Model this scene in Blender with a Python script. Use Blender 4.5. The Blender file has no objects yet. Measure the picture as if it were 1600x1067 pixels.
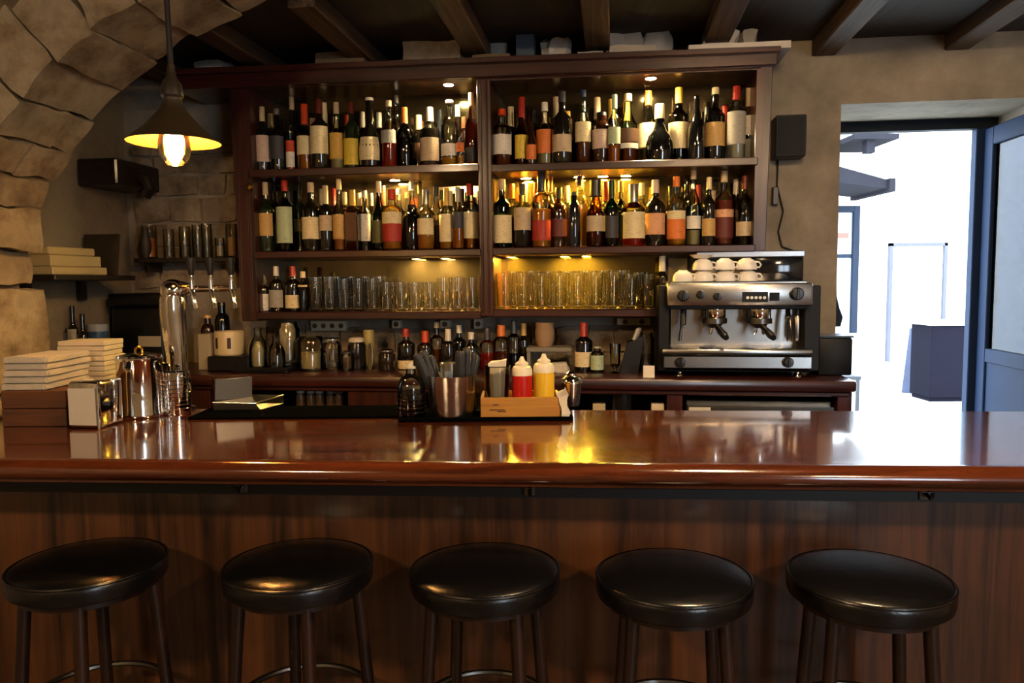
import bpy, bmesh, math, random
from mathutils import Vector, Matrix, noise
random.seed(7)
SC = bpy.context.scene
COL = SC.collection

# ------------------------------------------------------------------ camera
F = 1200.0                                   # focal length in pixels of the 1600x1067 frame
CAM = Vector((0, 0, 1.56)); PITCH = math.radians(4.5); ROLL = 0.008
FW = Vector((0, math.cos(PITCH), -math.sin(PITCH)))
R0 = Vector((1, 0, 0)); U0 = Vector((0, math.sin(PITCH), math.cos(PITCH)))
RT = R0 * math.cos(ROLL) - U0 * math.sin(ROLL)
UP = R0 * math.sin(ROLL) + U0 * math.cos(ROLL)
cd = bpy.data.cameras.new('camera'); cam = bpy.data.objects.new('camera', cd); COL.objects.link(cam)
cd.sensor_width = 36; cd.lens = F / 1600 * 36; cd.clip_start = 0.05; cd.clip_end = 200
cam.matrix_world = Matrix(((RT.x, UP.x, -FW.x, CAM.x), (RT.y, UP.y, -FW.y, CAM.y), (RT.z, UP.z, -FW.z, CAM.z), (0, 0, 0, 1)))
SC.camera = cam

# ------------------------------------------------------------------ world, daylight, exposure
SKY_STRENGTH = 7.0
w = bpy.data.worlds.new('sky'); SC.world = w; w.use_nodes = True
bg = w.node_tree.nodes['Background']; bg.inputs[0].default_value = (0.72, 0.86, 1.0, 1); bg.inputs[1].default_value = SKY_STRENGTH
def portal(name, loc, rot, sx, sy):
    l = bpy.data.lights.new(name, 'AREA'); l.shape = 'RECTANGLE'; l.size = sx; l.size_y = sy
    l.cycles.is_portal = True
    o = bpy.data.objects.new(name, l); o.location = loc; o.rotation_euler = rot; COL.objects.link(o)
portal('portal_rear_window', (2.4, -2.62, 1.75), (math.radians(90), 0, 0), 1.2, 1.5)
portal('portal_doorway', (1.98, 4.06, 1.2), (math.radians(-90), 0, math.radians(-7.5)), 0.95, 2.35)
SC.view_settings.view_transform = 'Standard'; SC.view_settings.look = 'None'
SC.view_settings.exposure = 0.85; SC.view_settings.gamma = 1.0; SC.view_settings.use_curve_mapping = False
LED = 1500.0          # radiance of the cabinet spot lamps
BULB = 300.0
CEIL_LAMP = 185.0
SC.cycles.max_bounces = 9; SC.cycles.transparent_max_bounces = 24; SC.cycles.transmission_bounces = 8
SC.cycles.glossy_bounces = 5; SC.cycles.diffuse_bounces = 4
SC.cycles.caustics_reflective = False; SC.cycles.caustics_refractive = False
SC.cycles.sample_clamp_indirect = 14.0
SC.cycles.use_denoising = True

# ------------------------------------------------------------------ pixel helpers
def ray(px, py): return FW + RT * ((px - 800) / F) - UP * ((py - 533.5) / F)
def hit_z(px, py, z):
    d = ray(px, py); return CAM + d * ((z - CAM.z) / d.z)
def hit_y(px, py, y):
    d = ray(px, py); return CAM + d * ((y - CAM.y) / d.y)
def mpp(p): return (p - CAM).dot(FW) / F      # metres per pixel at a point
ANG = math.radians(7.5)                        # the back bar is turned a little against the counter
CU = Vector((math.cos(ANG), -math.sin(ANG), 0)); CN = Vector((math.sin(ANG), math.cos(ANG), 0))
CO = Vector((0, 3.62, 0))
def cab(px, py, off):                          # (s, z) on the cabinet plane, off = depth behind its front
    d = ray(px, py); t = (off - (CAM - CO).dot(CN)) / d.dot(CN)
    p = CAM + d * t
    return (p - CO).dot(CU), p.z
def cw(s, off, z): return CO + CU * s + CN * off + Vector((0, 0, z))

# ------------------------------------------------------------------ materials
def lin(c):
    if isinstance(c, str):
        c = tuple(int(c[i:i+2], 16) / 255 for i in (0, 2, 4))
    return tuple((x / 12.92 if x <= 0.04045 else ((x + 0.055) / 1.055) ** 2.4) for x in c) + (1,)
MATS = {}
def newmat(name):
    m = bpy.data.materials.new(name); m.use_nodes = True
    return m, m.node_tree, m.node_tree.nodes['Principled BSDF']
def P(name, col, rough=0.5, metal=0.0, var=0.0, vscale=8.0, bump=0.0, bscale=60.0, coat=0.0, spec=None, emit=None, es=0.0, sheen=0):
    if name in MATS: return MATS[name]
    m, nt, b = newmat(name); c = lin(col)
    b.inputs['Base Color'].default_value = c; b.inputs['Roughness'].default_value = rough; b.inputs['Metallic'].default_value = metal
    b.inputs['Coat Weight'].default_value = coat; b.inputs['Coat Roughness'].default_value = 0.08
    if spec is not None: b.inputs['Specular IOR Level'].default_value = spec
    if emit: b.inputs['Emission Color'].default_value = lin(emit); b.inputs['Emission Strength'].default_value = es
    tc = nt.nodes.new('ShaderNodeTexCoord')
    if var or True:
        n = nt.nodes.new('ShaderNodeTexNoise'); n.inputs['Scale'].default_value = vscale; n.inputs['Detail'].default_value = 5
        nt.links.new(tc.outputs['Object'], n.inputs['Vector'])
        r = nt.nodes.new('ShaderNodeValToRGB'); v = var if var else 0.06
        r.color_ramp.elements[0].position = 0.3; r.color_ramp.elements[1].position = 0.7
        r.color_ramp.elements[0].color = tuple(x * (1 - v) for x in c[:3]) + (1,)
        r.color_ramp.elements[1].color = tuple(min(1, x * (1 + v)) for x in c[:3]) + (1,)
        nt.links.new(n.outputs['Fac'], r.inputs['Fac']); nt.links.new(r.outputs['Color'], b.inputs['Base Color'])
    if bump:
        n2 = nt.nodes.new('ShaderNodeTexNoise'); n2.inputs['Scale'].default_value = bscale; n2.inputs['Detail'].default_value = 6
        nt.links.new(tc.outputs['Object'], n2.inputs['Vector'])
        bp = nt.nodes.new('ShaderNodeBump'); bp.inputs['Strength'].default_value = bump; bp.inputs['Distance'].default_value = 0.02
        nt.links.new(n2.outputs['Fac'], bp.inputs['Height']); nt.links.new(bp.outputs['Normal'], b.inputs['Normal'])
    MATS[name] = m; return m
def wood(name, dark, light, axis='x', rough=0.35, coat=0.3, scale=1.0, wear=None, bump=0.15, crough=0.12):
    if name in MATS: return MATS[name]
    m, nt, b = newmat(name)
    tc = nt.nodes.new('ShaderNodeTexCoord'); mp = nt.nodes.new('ShaderNodeMapping')
    s = {'x': (1.2, 22, 22), 'y': (22, 1.2, 22), 'z': (22, 22, 1.2)}[axis]
    mp.inputs['Scale'].default_value = tuple(k * scale for k in s)
    nt.links.new(tc.outputs['Object'], mp.inputs['Vector'])
    n = nt.nodes.new('ShaderNodeTexNoise'); n.inputs['Scale'].default_value = 1.6; n.inputs['Detail'].default_value = 8; n.inputs['Roughness'].default_value = 0.62
    n.inputs['Distortion'].default_value = 0.6
    nt.links.new(mp.outputs['Vector'], n.inputs['Vector'])
    r = nt.nodes.new('ShaderNodeValToRGB'); r.color_ramp.elements[0].position = 0.32; r.color_ramp.elements[1].position = 0.72
    r.color_ramp.elements[0].color = lin(dark); r.color_ramp.elements[1].color = lin(light)
    nt.links.new(n.outputs['Fac'], r.inputs['Fac'])
    out = r.outputs['Color']
    n3 = nt.nodes.new('ShaderNodeTexNoise'); n3.inputs['Scale'].default_value = 2.3; n3.inputs['Detail'].default_value = 4
    nt.links.new(tc.outputs['Object'], n3.inputs['Vector'])
    if wear:
        r2 = nt.nodes.new('ShaderNodeValToRGB'); r2.color_ramp.elements[0].position = 0.5; r2.color_ramp.elements[1].position = 0.75
        r2.color_ramp.elements[0].color = (0, 0, 0, 1); r2.color_ramp.elements[1].color = (0.6, 0.6, 0.6, 1)
        mp2 = nt.nodes.new('ShaderNodeMapping'); mp2.inputs['Scale'].default_value = tuple(k * 0.12 for k in s)
        nt.links.new(tc.outputs['Object'], mp2.inputs['Vector']); nt.links.new(mp2.outputs['Vector'], n3.inputs['Vector'])
        nt.links.new(n3.outputs['Fac'], r2.inputs['Fac'])
        mx = nt.nodes.new('ShaderNodeMix'); mx.data_type = 'RGBA'
        nt.links.new(r2.outputs['Color'], mx.inputs[0]); nt.links.new(out, mx.inputs[6]); mx.inputs[7].default_value = lin(wear)
        out = mx.outputs[2]
    nt.links.new(out, b.inputs['Base Color'])
    b.inputs['Roughness'].default_value = rough; b.inputs['Coat Weight'].default_value = coat; b.inputs['Coat Roughness'].default_value = crough
    bp = nt.nodes.new('ShaderNodeBump'); bp.inputs['Strength'].default_value = bump; bp.inputs['Distance'].default_value = 0.004
    nt.links.new(n.outputs['Fac'], bp.inputs['Height']); nt.links.new(bp.outputs['Normal'], b.inputs['Normal'])
    MATS[name] = m; return m
def stone(name, cols, scale=6.0, bump=0.5):
    if name in MATS: return MATS[name]
    m, nt, b = newmat(name); tc = nt.nodes.new('ShaderNodeTexCoord')
    n = nt.nodes.new('ShaderNodeTexNoise'); n.inputs['Scale'].default_value = scale; n.inputs['Detail'].default_value = 9; n.inputs['Roughness'].default_value = 0.65
    nt.links.new(tc.outputs['Object'], n.inputs['Vector'])
    r = nt.nodes.new('ShaderNodeValToRGB'); els = r.color_ramp.elements
    els[0].position = 0.28; els[0].color = lin(cols[0]); els[1].position = 0.72; els[1].color = lin(cols[-1])
    for i, c in enumerate(cols[1:-1]):
        e = els.new(0.28 + 0.44 * (i + 1) / (len(cols) - 1)); e.color = lin(c)
    nt.links.new(n.outputs['Fac'], r.inputs['Fac']); nt.links.new(r.outputs['Color'], b.inputs['Base Color'])
    b.inputs['Roughness'].default_value = 0.92
    n2 = nt.nodes.new('ShaderNodeTexNoise'); n2.inputs['Scale'].default_value = scale * 5; n2.inputs['Detail'].default_value = 8; n2.inputs['Roughness'].default_value = 0.7
    nt.links.new(tc.outputs['Object'], n2.inputs['Vector'])
    bp = nt.nodes.new('ShaderNodeBump'); bp.inputs['Strength'].default_value = bump; bp.inputs['Distance'].default_value = 0.03
    nt.links.new(n2.outputs['Fac'], bp.inputs['Height']); nt.links.new(bp.outputs['Normal'], b.inputs['Normal'])
    MATS[name] = m; return m
def thin_glass(name, tint, refl=0.5, rough=0.03, wav=0.08):
    if name in MATS: return MATS[name]
    m = bpy.data.materials.new(name); m.use_nodes = True; nt = m.node_tree; nt.nodes.clear()
    o = nt.nodes.new('ShaderNodeOutputMaterial'); t = nt.nodes.new('ShaderNodeBsdfTransparent'); g = nt.nodes.new('ShaderNodeBsdfGlossy')
    tc = nt.nodes.new('ShaderNodeTexCoord'); n = nt.nodes.new('ShaderNodeTexNoise'); n.inputs['Scale'].default_value = 30
    nt.links.new(tc.outputs['Object'], n.inputs['Vector'])
    bp = nt.nodes.new('ShaderNodeBump'); bp.inputs['Strength'].default_value = wav; bp.inputs['Distance'].default_value = 0.004
    nt.links.new(n.outputs['Fac'], bp.inputs['Height']); nt.links.new(bp.outputs['Normal'], g.inputs['Normal'])
    t.inputs['Color'].default_value = lin(tint); g.inputs['Roughness'].default_value = rough
    fr = nt.nodes.new('ShaderNodeFresnel'); fr.inputs['IOR'].default_value = 1.5
    mu = nt.nodes.new('ShaderNodeMath'); mu.operation = 'MULTIPLY'; mu.inputs[1].default_value = refl * 2; mu.use_clamp = True
    mx = nt.nodes.new('ShaderNodeMixShader')
    nt.links.new(fr.outputs[0], mu.inputs[0]); nt.links.new(mu.outputs[0], mx.inputs[0])
    nt.links.new(t.outputs[0], mx.inputs[1]); nt.links.new(g.outputs[0], mx.inputs[2]); nt.links.new(mx.outputs[0], o.inputs[0])
    MATS[name] = m; return m
def liquid(name, tint):
    """coloured drink: mostly clear, a little cloudy so that lamps behind make it glow"""
    if name in MATS: return MATS[name]
    m, nt, b = newmat(name); c = lin(tint)
    b.inputs['Roughness'].default_value = 0.03; b.inputs['IOR'].default_value = 1.34; b.inputs['Transmission Weight'].default_value = 0.95
    tc = nt.nodes.new('ShaderNodeTexCoord'); n = nt.nodes.new('ShaderNodeTexNoise'); n.inputs['Scale'].default_value = 4
    r = nt.nodes.new('ShaderNodeValToRGB')
    r.color_ramp.elements[0].color = tuple(x * 0.85 for x in c[:3]) + (1,); r.color_ramp.elements[1].color = c
    nt.links.new(tc.outputs['Object'], n.inputs['Vector']); nt.links.new(n.outputs['Fac'], r.inputs['Fac']); nt.links.new(r.outputs['Color'], b.inputs['Base Color'])
    tr = nt.nodes.new('ShaderNodeBsdfTranslucent'); nt.links.new(r.outputs['Color'], tr.inputs['Color'])
    df = nt.nodes.new('ShaderNodeBsdfDiffuse'); nt.links.new(r.outputs['Color'], df.inputs['Color'])
    m2 = nt.nodes.new('ShaderNodeMixShader'); m2.inputs[0].default_value = 0.4
    nt.links.new(tr.outputs[0], m2.inputs[1]); nt.links.new(df.outputs[0], m2.inputs[2])
    mx = nt.nodes.new('ShaderNodeMixShader'); mx.inputs[0].default_value = 0.7
    nt.links.new(b.outputs[0], mx.inputs[1]); nt.links.new(m2.outputs[0], mx.inputs[2])
    nt.links.new(mx.outputs[0], nt.nodes['Material Output'].inputs[0])
    MATS[name] = m; return m
def real_glass(name, tint):
    if name in MATS: return MATS[name]
    m, nt, b = newmat(name); b.inputs['Roughness'].default_value = 0.015; b.inputs['IOR'].default_value = 1.5; b.inputs['Transmission Weight'].default_value = 1.0
    tc = nt.nodes.new('ShaderNodeTexCoord'); n = nt.nodes.new('ShaderNodeTexNoise'); n.inputs['Scale'].default_value = 25; c = lin(tint)
    r = nt.nodes.new('ShaderNodeValToRGB'); r.color_ramp.elements[0].color = tuple(x * .96 for x in c[:3]) + (1,); r.color_ramp.elements[1].color = c
    nt.links.new(tc.outputs['Object'], n.inputs['Vector']); nt.links.new(n.outputs['Fac'], r.inputs['Fac']); nt.links.new(r.outputs['Color'], b.inputs['Base Color'])
    MATS[name] = m; return m
def paper(name, col, ink=0.25, emb=None):
    """paper label: rows of small printed marks and, if emb, a coloured lower band"""
    if name in MATS: return MATS[name]
    m, nt, b = newmat(name); tc = nt.nodes.new('ShaderNodeTexCoord'); mp = nt.nodes.new('ShaderNodeMapping')
    mp.inputs['Scale'].default_value = (30, 1, 170); nt.links.new(tc.outputs['Object'], mp.inputs['Vector'])
    n = nt.nodes.new('ShaderNodeTexNoise'); n.inputs['Scale'].default_value = 1.3; n.inputs['Detail'].default_value = 3
    nt.links.new(mp.outputs['Vector'], n.inputs['Vector'])
    r = nt.nodes.new('ShaderNodeValToRGB'); c = lin(col)
    r.color_ramp.elements[0].position = 0.36; r.color_ramp.elements[1].position = 0.46
    r.color_ramp.elements[0].color = tuple(x * (1 - ink) for x in c[:3]) + (1,); r.color_ramp.elements[1].color = c
    nt.links.new(n.outputs['Fac'], r.inputs['Fac']); nt.links.new(r.outputs['Color'], b.inputs['Base Color'])
    b.inputs['Roughness'].default_value = 0.6
    MATS[name] = m; return m
def emis(name, col, s):
    if name in MATS: return MATS[name]
    m = bpy.data.materials.new(name); m.use_nodes = True; nt = m.node_tree; nt.nodes.clear()
    o = nt.nodes.new('ShaderNodeOutputMaterial'); e = nt.nodes.new('ShaderNodeEmission')
    e.inputs[0].default_value = lin(col); e.inputs[1].default_value = s; nt.links.new(e.outputs[0], o.inputs[0])
    MATS[name] = m; return m

# ------------------------------------------------------------------ mesh helpers
def finish(bm, sharp=35):
    bmesh.ops.recalc_face_normals(bm, faces=bm.faces)
    a = math.radians(sharp)
    for f in bm.faces: f.smooth = True
    for e in bm.edges:
        if len(e.link_faces) == 2 and e.calc_face_angle(0) > a: e.smooth = False
def obj(name, bm, m, parent=None, loc=None, rz=0.0, sharp=35):
    if isinstance(bm, bmesh.types.BMesh):
        finish(bm, sharp); me = bpy.data.meshes.new(name); bm.to_mesh(me); bm.free()
    else: me = bm
    if m is not None and not me.materials: me.materials.append(m)
    o = bpy.data.objects.new(name, me); COL.objects.link(o)
    if parent is not None: o.parent = parent
    if loc is not None: o.location = loc
    if rz: o.rotation_euler = (0, 0, rz)
    return o
def thing(name, label, cat, loc=(0, 0, 0), rz=0.0, group=None):
    o = bpy.data.objects.new(name, None); COL.objects.link(o); o.empty_display_size = 0.05
    o.location = loc; o.rotation_euler = (0, 0, rz); return tag(o, label, cat, group)
def tag(o, label, cat, group=None):
    o['label'] = label; o['category'] = cat
    if group: o['group'] = group
    return o
def struct(o): o['kind'] = 'structure'; return o
def box(bm, x0, x1, y0, y1, z0, z1, bev=0.0, seg=1):
    g = bmesh.ops.create_cube(bm, size=1.0); vs = g['verts']
    for v in vs:
        v.co = Vector(((x0 + x1) / 2 + v.co.x * (x1 - x0), (y0 + y1) / 2 + v.co.y * (y1 - y0), (z0 + z1) / 2 + v.co.z * (z1 - z0)))
    if bev > 0:
        es = list({e for v in vs for e in v.link_edges})
        bmesh.ops.bevel(bm, geom=es, offset=bev, segments=seg, affect='EDGES', profile=0.5)
    return bm
def B(x0, x1, y0, y1, z0, z1, bev=0.0, seg=1): return box(bmesh.new(), x0, x1, y0, y1, z0, z1, bev, seg)
def lathe(prof, seg=20, bm=None, c=(0, 0, 0), close=True):
    bm = bm or bmesh.new(); rings = []
    for r, z in prof:
        if r < 1e-6: rings.append([bm.verts.new((c[0], c[1], c[2] + z))])
        else: rings.append([bm.verts.new((c[0] + r * math.cos(2 * math.pi * i / seg), c[1] + r * math.sin(2 * math.pi * i / seg), c[2] + z)) for i in range(seg)])
    for a, b in zip(rings, rings[1:]):
        for i in range(seg):
            j = (i + 1) % seg
            if len(a) == 1 and len(b) == 1: continue
            if len(a) == 1: bm.faces.new((a[0], b[i], b[j]))
            elif len(b) == 1: bm.faces.new((a[i], a[j], b[0]))
            else: bm.faces.new((a[i], a[j], b[j], b[i]))
    if close:
        for rr, fl in ((rings[0], True), (rings[-1], False)):
            if len(rr) > 1: bm.faces.new(list(reversed(rr)) if fl else rr)
    return bm
def tube(pts, r, seg=8, bm=None, r1=None):
    bm = bm or bmesh.new(); pts = [Vector(p) for p in pts]; rings = []; prev = None
    for i, p in enumerate(pts):
        t = (pts[min(i + 1, len(pts) - 1)] - pts[max(i - 1, 0)]).normalized()
        if prev is None:
            n = t.orthogonal().normalized()
        else:
            n = (prev - t * prev.dot(t)).normalized()
        prev = n; b = t.cross(n); rr = r if r1 is None else r + (r1 - r) * i / (len(pts) - 1)
        if isinstance(r, (list, tuple)): rr = r[i]
        rings.append([bm.verts.new(p + n * rr * math.cos(2 * math.pi * k / seg) + b * rr * math.sin(2 * math.pi * k / seg)) for k in range(seg)])
    for a, b2 in zip(rings, rings[1:]):
        for i in range(seg):
            j = (i + 1) % seg; bm.faces.new((a[i], a[j], b2[j], b2[i]))
    bm.faces.new(list(reversed(rings[0]))); bm.faces.new(rings[-1]); return bm
def torus(R, r, seg=32, rs=8, bm=None, c=(0, 0, 0)):
    bm = bm or bmesh.new(); rings = []
    for i in range(seg):
        a = 2 * math.pi * i / seg
        rings.append([bm.verts.new((c[0] + (R + r * math.cos(2 * math.pi * k / rs)) * math.cos(a), c[1] + (R + r * math.cos(2 * math.pi * k / rs)) * math.sin(a), c[2] + r * math.sin(2 * math.pi * k / rs))) for k in range(rs)])
    for i in range(seg):
        a, b = rings[i], rings[(i + 1) % seg]
        for k in range(rs):
            l = (k + 1) % rs; bm.faces.new((a[k], b[k], b[l], a[l]))
    return bm
def hexa(c8, cuts=3, amp=0.0, fr=6.0, seed=0, rnd=0.0):
    """subdivided box on 8 corners (bottom 4 then top 4), roughened by noise"""
    bm = bmesh.new(); bmesh.ops.create_cube(bm, size=2.0)
    if cuts: bmesh.ops.subdivide_edges(bm, edges=bm.edges[:], cuts=cuts, use_grid_fill=True)
    cc = [Vector(p) for p in c8]
    for v in bm.verts:
        x, y, z = v.co
        if rnd:
            k = Vector((x, y, z)); m_ = max(abs(x), abs(y), abs(z)); sph = k.normalized() * m_
            k = k.lerp(sph, rnd); x, y, z = k
        u, v_, w_ = (x + 1) / 2, (y + 1) / 2, (z + 1) / 2
        lo = cc[0] * (1-u)*(1-v_) + cc[1] * u*(1-v_) + cc[2] * u*v_ + cc[3] * (1-u)*v_
        hi = cc[4] * (1-u)*(1-v_) + cc[5] * u*(1-v_) + cc[6] * u*v_ + cc[7] * (1-u)*v_
        p = lo * (1 - w_) + hi * w_
        if amp:
            q = p * fr + Vector((seed * 7.3, seed * 3.1, seed * 1.7))
            p = p + Vector((noise.noise(q), noise.noise(q + Vector((31, 0, 0))), noise.noise(q + Vector((0, 57, 0))))) * amp
        v.co = p
    return bm
def arc_patch(R, z0, z1, a, seg=10, cut=None):
    """curved label on the front (-y) of a cylinder"""
    bm = bmesh.new(); lo = []; hi = []
    for i in range(seg + 1):
        t = -a + 2 * a * i / seg; x, y = R * math.sin(t), -R * math.cos(t)
        dz = cut * math.sin(i / seg * 6.3) if cut else 0
        lo.append(bm.verts.new((x, y, z0 + dz))); hi.append(bm.verts.new((x, y, z1)))
    for i in range(seg): bm.faces.new((lo[i], lo[i+1], hi[i+1], hi[i]))
    return bm

# ------------------------------------------------------------------ shared materials
MAH = wood('mahogany', '1c0a06', '48201a', 'x', 0.32, 0.35)
MAHZ = wood('mahogany_upright', '1c0a06', '4a211a', 'z', 0.32, 0.35)
BAR_TOP = wood('varnished_bar_wood', '2c1208', '642f16', 'x', 0.14, 0.9, 0.7, bump=0.07, crough=0.06)
BAR_FRONT = wood('bar_front_wood', '21130b', '643e24', 'z', 0.38, 0.25, 0.8, wear='7a4a26', bump=0.1)
STONE = stone('arch_stone', ['5a4a38', '857258', 'a8987c', '93856f'], 5.0, 0.6)
STONE_O = stone('ochre_stone', ['5e4a30', '86683e', 'a08450', '8c7450'], 5.0, 0.6)
STONE2 = stone('rubble_stone', ['584c3e', '8a7a64', 'aa9c86'], 8.0, 0.6)
MORTAR = stone('mortar', ['4a4034', '6a5c48', '7a6c56'], 14.0, 0.5)
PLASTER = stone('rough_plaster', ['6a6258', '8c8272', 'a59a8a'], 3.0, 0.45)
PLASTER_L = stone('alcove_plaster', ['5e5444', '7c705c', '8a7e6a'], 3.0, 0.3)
CEILM = wood('ceiling_boards', '16110d', '33291f', 'y', 0.75, 0.0)
BEAMM = wood('ceiling_beam_wood', '2c2118', '6a5036', 'y', 0.7, 0.0)
FLOORM = P('floor_tiles', '4a3c30', 0.5, var=0.2)
MSTEEL = P('machine_steel', '9a9894', 0.26, 1.0)
STEEL = P('brushed_steel', 'c9c6c0', 0.22, 1.0, bump=0.02, bscale=200)
CHROME = P('chrome', 'e4e0d8', 0.07, 1.0)
DSTEEL = P('dark_steel', '6a6864', 0.3, 1.0)
BLACK = P('black_plastic', '0d0d0f', 0.35)
RUBBER = P('black_rubber', '070808', 0.85, bump=0.2, bscale=120, spec=0.0)
LEATHER = P('black_leather', '08080a', 0.25, bump=0.06, bscale=90, spec=0.6)
DARKWOOD = wood('dark_stool_wood', '0e0806', '2c1810', 'z', 0.35, 0.3)
WHITE = P('white_ceramic', 'e8e4dc', 0.2)
CLOTH = P('white_cloth', 'bcb3a0', 0.9, var=0.08, bump=0.3, bscale=150)
MIRROR = P('old_mirror', '665b42', 0.09, 0.92, var=0.15, vscale=5)
BRASS = P('brass', 'b08a40', 0.25, 1.0)

# ================================================================== THE ROOM
WALL_OFF = 0.30; WALL_T = 0.52
S_L = cab(203, 400, WALL_OFF)[0]
S_D0 = cab(1311, 300, WALL_OFF)[0]; Z_LINT = cab(1450, 158, WALL_OFF)[1]
S_D1 = cab(1527, 400, WALL_OFF + WALL_T - .08)[0] + .075; S_R = S_D1 + 0.9
Z_CEIL = cab(1400, 57, WALL_OFF)[1]
def cabobj(name, bm, m, parent=None): return obj(name, bm, m, parent, None if parent else CO, 0 if parent else -ANG)
# floor and ceiling
struct(obj('floor', B(-3.0, 3.6, -2.9, 4.6, -0.08, 0.0), FLOORM))
ceil = struct(obj('ceiling', B(-3.0, 3.6, -2.9, 4.75, Z_CEIL, Z_CEIL + 0.1), CEILM))
# back wall with the doorway
bm = bmesh.new()
box(bm, S_L - 0.5, S_D0, WALL_OFF, WALL_OFF + WALL_T, 0, Z_CEIL)
box(bm, S_D0, S_D1, WALL_OFF, WALL_OFF + WALL_T, Z_LINT, Z_CEIL)
box(bm, S_D1, S_R, WALL_OFF, WALL_OFF + WALL_T, 0, Z_CEIL)
wall_back = struct(cabobj('wall_back', bm, PLASTER))
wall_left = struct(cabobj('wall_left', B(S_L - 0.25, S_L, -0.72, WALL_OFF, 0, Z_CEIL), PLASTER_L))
struct(obj('wall_side', B(-3.0, -2.75, -2.9, 2.8, 0, Z_CEIL), PLASTER))
struct(obj('wall_right', B(3.15, 3.4, -2.9, 3.45, 0, Z_CEIL), PLASTER))
bm = bmesh.new()
RX0, RX1, RZ0, RZ1 = 1.8, 3.0, 1.0, 2.5
box(bm, -3.0, RX0, -2.9, -2.65, 0, Z_CEIL); box(bm, RX1, 3.4, -2.9, -2.65, 0, Z_CEIL)
box(bm, RX0, RX1, -2.9, -2.65, 0, RZ0); box(bm, RX0, RX1, -2.9, -2.65, RZ1, Z_CEIL)
struct(obj('wall_rear', bm, PLASTER))
w1 = struct(obj('window_1', B(RX0, RX1, -2.80, -2.76, RZ0, RZ0 + 0.05), MAH))
for x in (RX0 + 0.025, 2.4, RX1 - 0.025): obj('window_frame', B(x - 0.025, x + 0.025, -2.80, -2.76, RZ0 + 0.05, RZ1), MAHZ, w1)
obj('window_frame', B(RX0, RX1, -2.80, -2.76, RZ1 - 0.05, RZ1), MAH, w1)
# ceiling beams run from the back wall towards the viewer
for x0, x1, yb in ((340, 372, 60), (470, 520, 60), (690, 735, 60), (880, 930, 60), (1075, 1110, 60), (1268, 1318, 66), (1470, 1530, 60), (150, 190, 60)):
    xe = {340: 420, 470: 575, 690: 742, 880: 918, 1075: 1090, 1268: 1268, 1470: 1475, 150: 260}[x0]
    s0 = cab(xe, 70, WALL_OFF)[0]
    b = B(s0, s0 + 0.11, -5.6 if xe > 640 else -.70, WALL_OFF, Z_CEIL - 0.075, Z_CEIL, 0.006)
    o = obj('beam', b, BEAMM, ceil); o.location = CO; o.rotation_euler = (0, 0, -ANG)

# ---- rubble stones in the back wall
def rubble(px0, py0, px1, py1, rowh, seed):
    rnd = random.Random(seed)
    s0, z1 = cab(px0, py0, WALL_OFF); s1, z0 = cab(px1, py1, WALL_OFF)
    z = z0
    while z < z1 - 0.03:
        h = min(rowh * rnd.uniform(0.75, 1.3), z1 - z); s = s0 - rnd.uniform(0, 0.06)
        while s < s1:
            wd = rowh * rnd.uniform(0.9, 2.2); e = min(s + wd, s1 + 0.02); g = 0.006
            a, b_, lo, hi = max(s, s0) + g, e - g, z + g, z + h - g
            if b_ - a > 0.03 and hi - lo > 0.03:
                f = WALL_OFF - rnd.uniform(0.006, 0.03); k = WALL_OFF + 0.03
                j = lambda: rnd.uniform(-0.008, 0.008)
                c8 = [(a+j(), f, lo+j()), (b_+j(), f, lo+j()), (b_, k, lo), (a, k, lo), (a+j(), f, hi+j()), (b_+j(), f, hi+j()), (b_, k, hi), (a, k, hi)]
                obj('stone', hexa(c8, 2, 0.012, 9, rnd.random() * 9, 0.12), STONE2, wall_back)
            s = e
        z += h
rubble(206, 228, 372, 452, 0.125, 3)
rubble(375, 500, 1030, 590, 0.115, 5)

# ---- stone arch on the left (its near side is at AF, its far side at AB)
AF, AB = -1.10, -0.72
intr = [(70, 330), (82, 290), (104, 262), (128, 225), (156, 184), (192, 143), (232, 108), (280, 75), (330, 47), (386, 22), (442, 0), (505, -22), (560, -38), (640, -58)]
ip = [Vector((q[0], 0, q[1])) for q in (cab(x, y, AB) for x, y in intr)]
ip = [p for p in ip if p.z < Z_CEIL - .01]
cum = [0]
for a, b in zip(ip, ip[1:]): cum.append(cum[-1] + (b - a).length)
def at(t):
    for i in range(len(ip) - 1):
        if t <= cum[i + 1] or i == len(ip) - 2:
            k = (t - cum[i]) / (cum[i + 1] - cum[i]); return ip[i].lerp(ip[i + 1], k)
def nrm(t):
    d = at(min(t + 0.05, cum[-1])) - at(max(t - 0.05, 0)); return Vector((-d.z, 0, d.x)).normalized()
SAL = S_L - 1.1
def inring(s_, z_, m_):
    p = Vector((s_, 0, z_)); return min((p - q).length for q in ip) < m_ or any(q.x < s_ for q in ip if abs(q.z - z_) < .12)
outer = [at(cum[-1] * k / 10) + nrm(cum[-1] * k / 10) * .12 for k in range(11)]
bm = bmesh.new(); poly = [(p.x, min(p.z, Z_CEIL)) for p in outer] + [(outer[-1].x, Z_CEIL), (SAL, Z_CEIL), (SAL, outer[0].z)]
va = [bm.verts.new((x, AF + .04, z)) for x, z in poly]; vb = [bm.verts.new((x, AB - .04, z)) for x, z in poly]
bm.faces.new(va); bm.faces.new(list(reversed(vb)))
for i in range(len(poly)): bm.faces.new((va[i], vb[i], vb[(i+1) % len(poly)], va[(i+1) % len(poly)]))
box(bm, SAL, ip[0].x - .1, AF + .04, AB - .04, 0, outer[0].z)
bmesh.ops.triangulate(bm, faces=bm.faces[:])
arch = struct(cabobj('wall_arch', bm, MORTAR))
joints = [0, 0.12, 0.27, 0.43, 0.60, 0.78, 0.97, 1.17, 1.4, 1.65]
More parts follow.
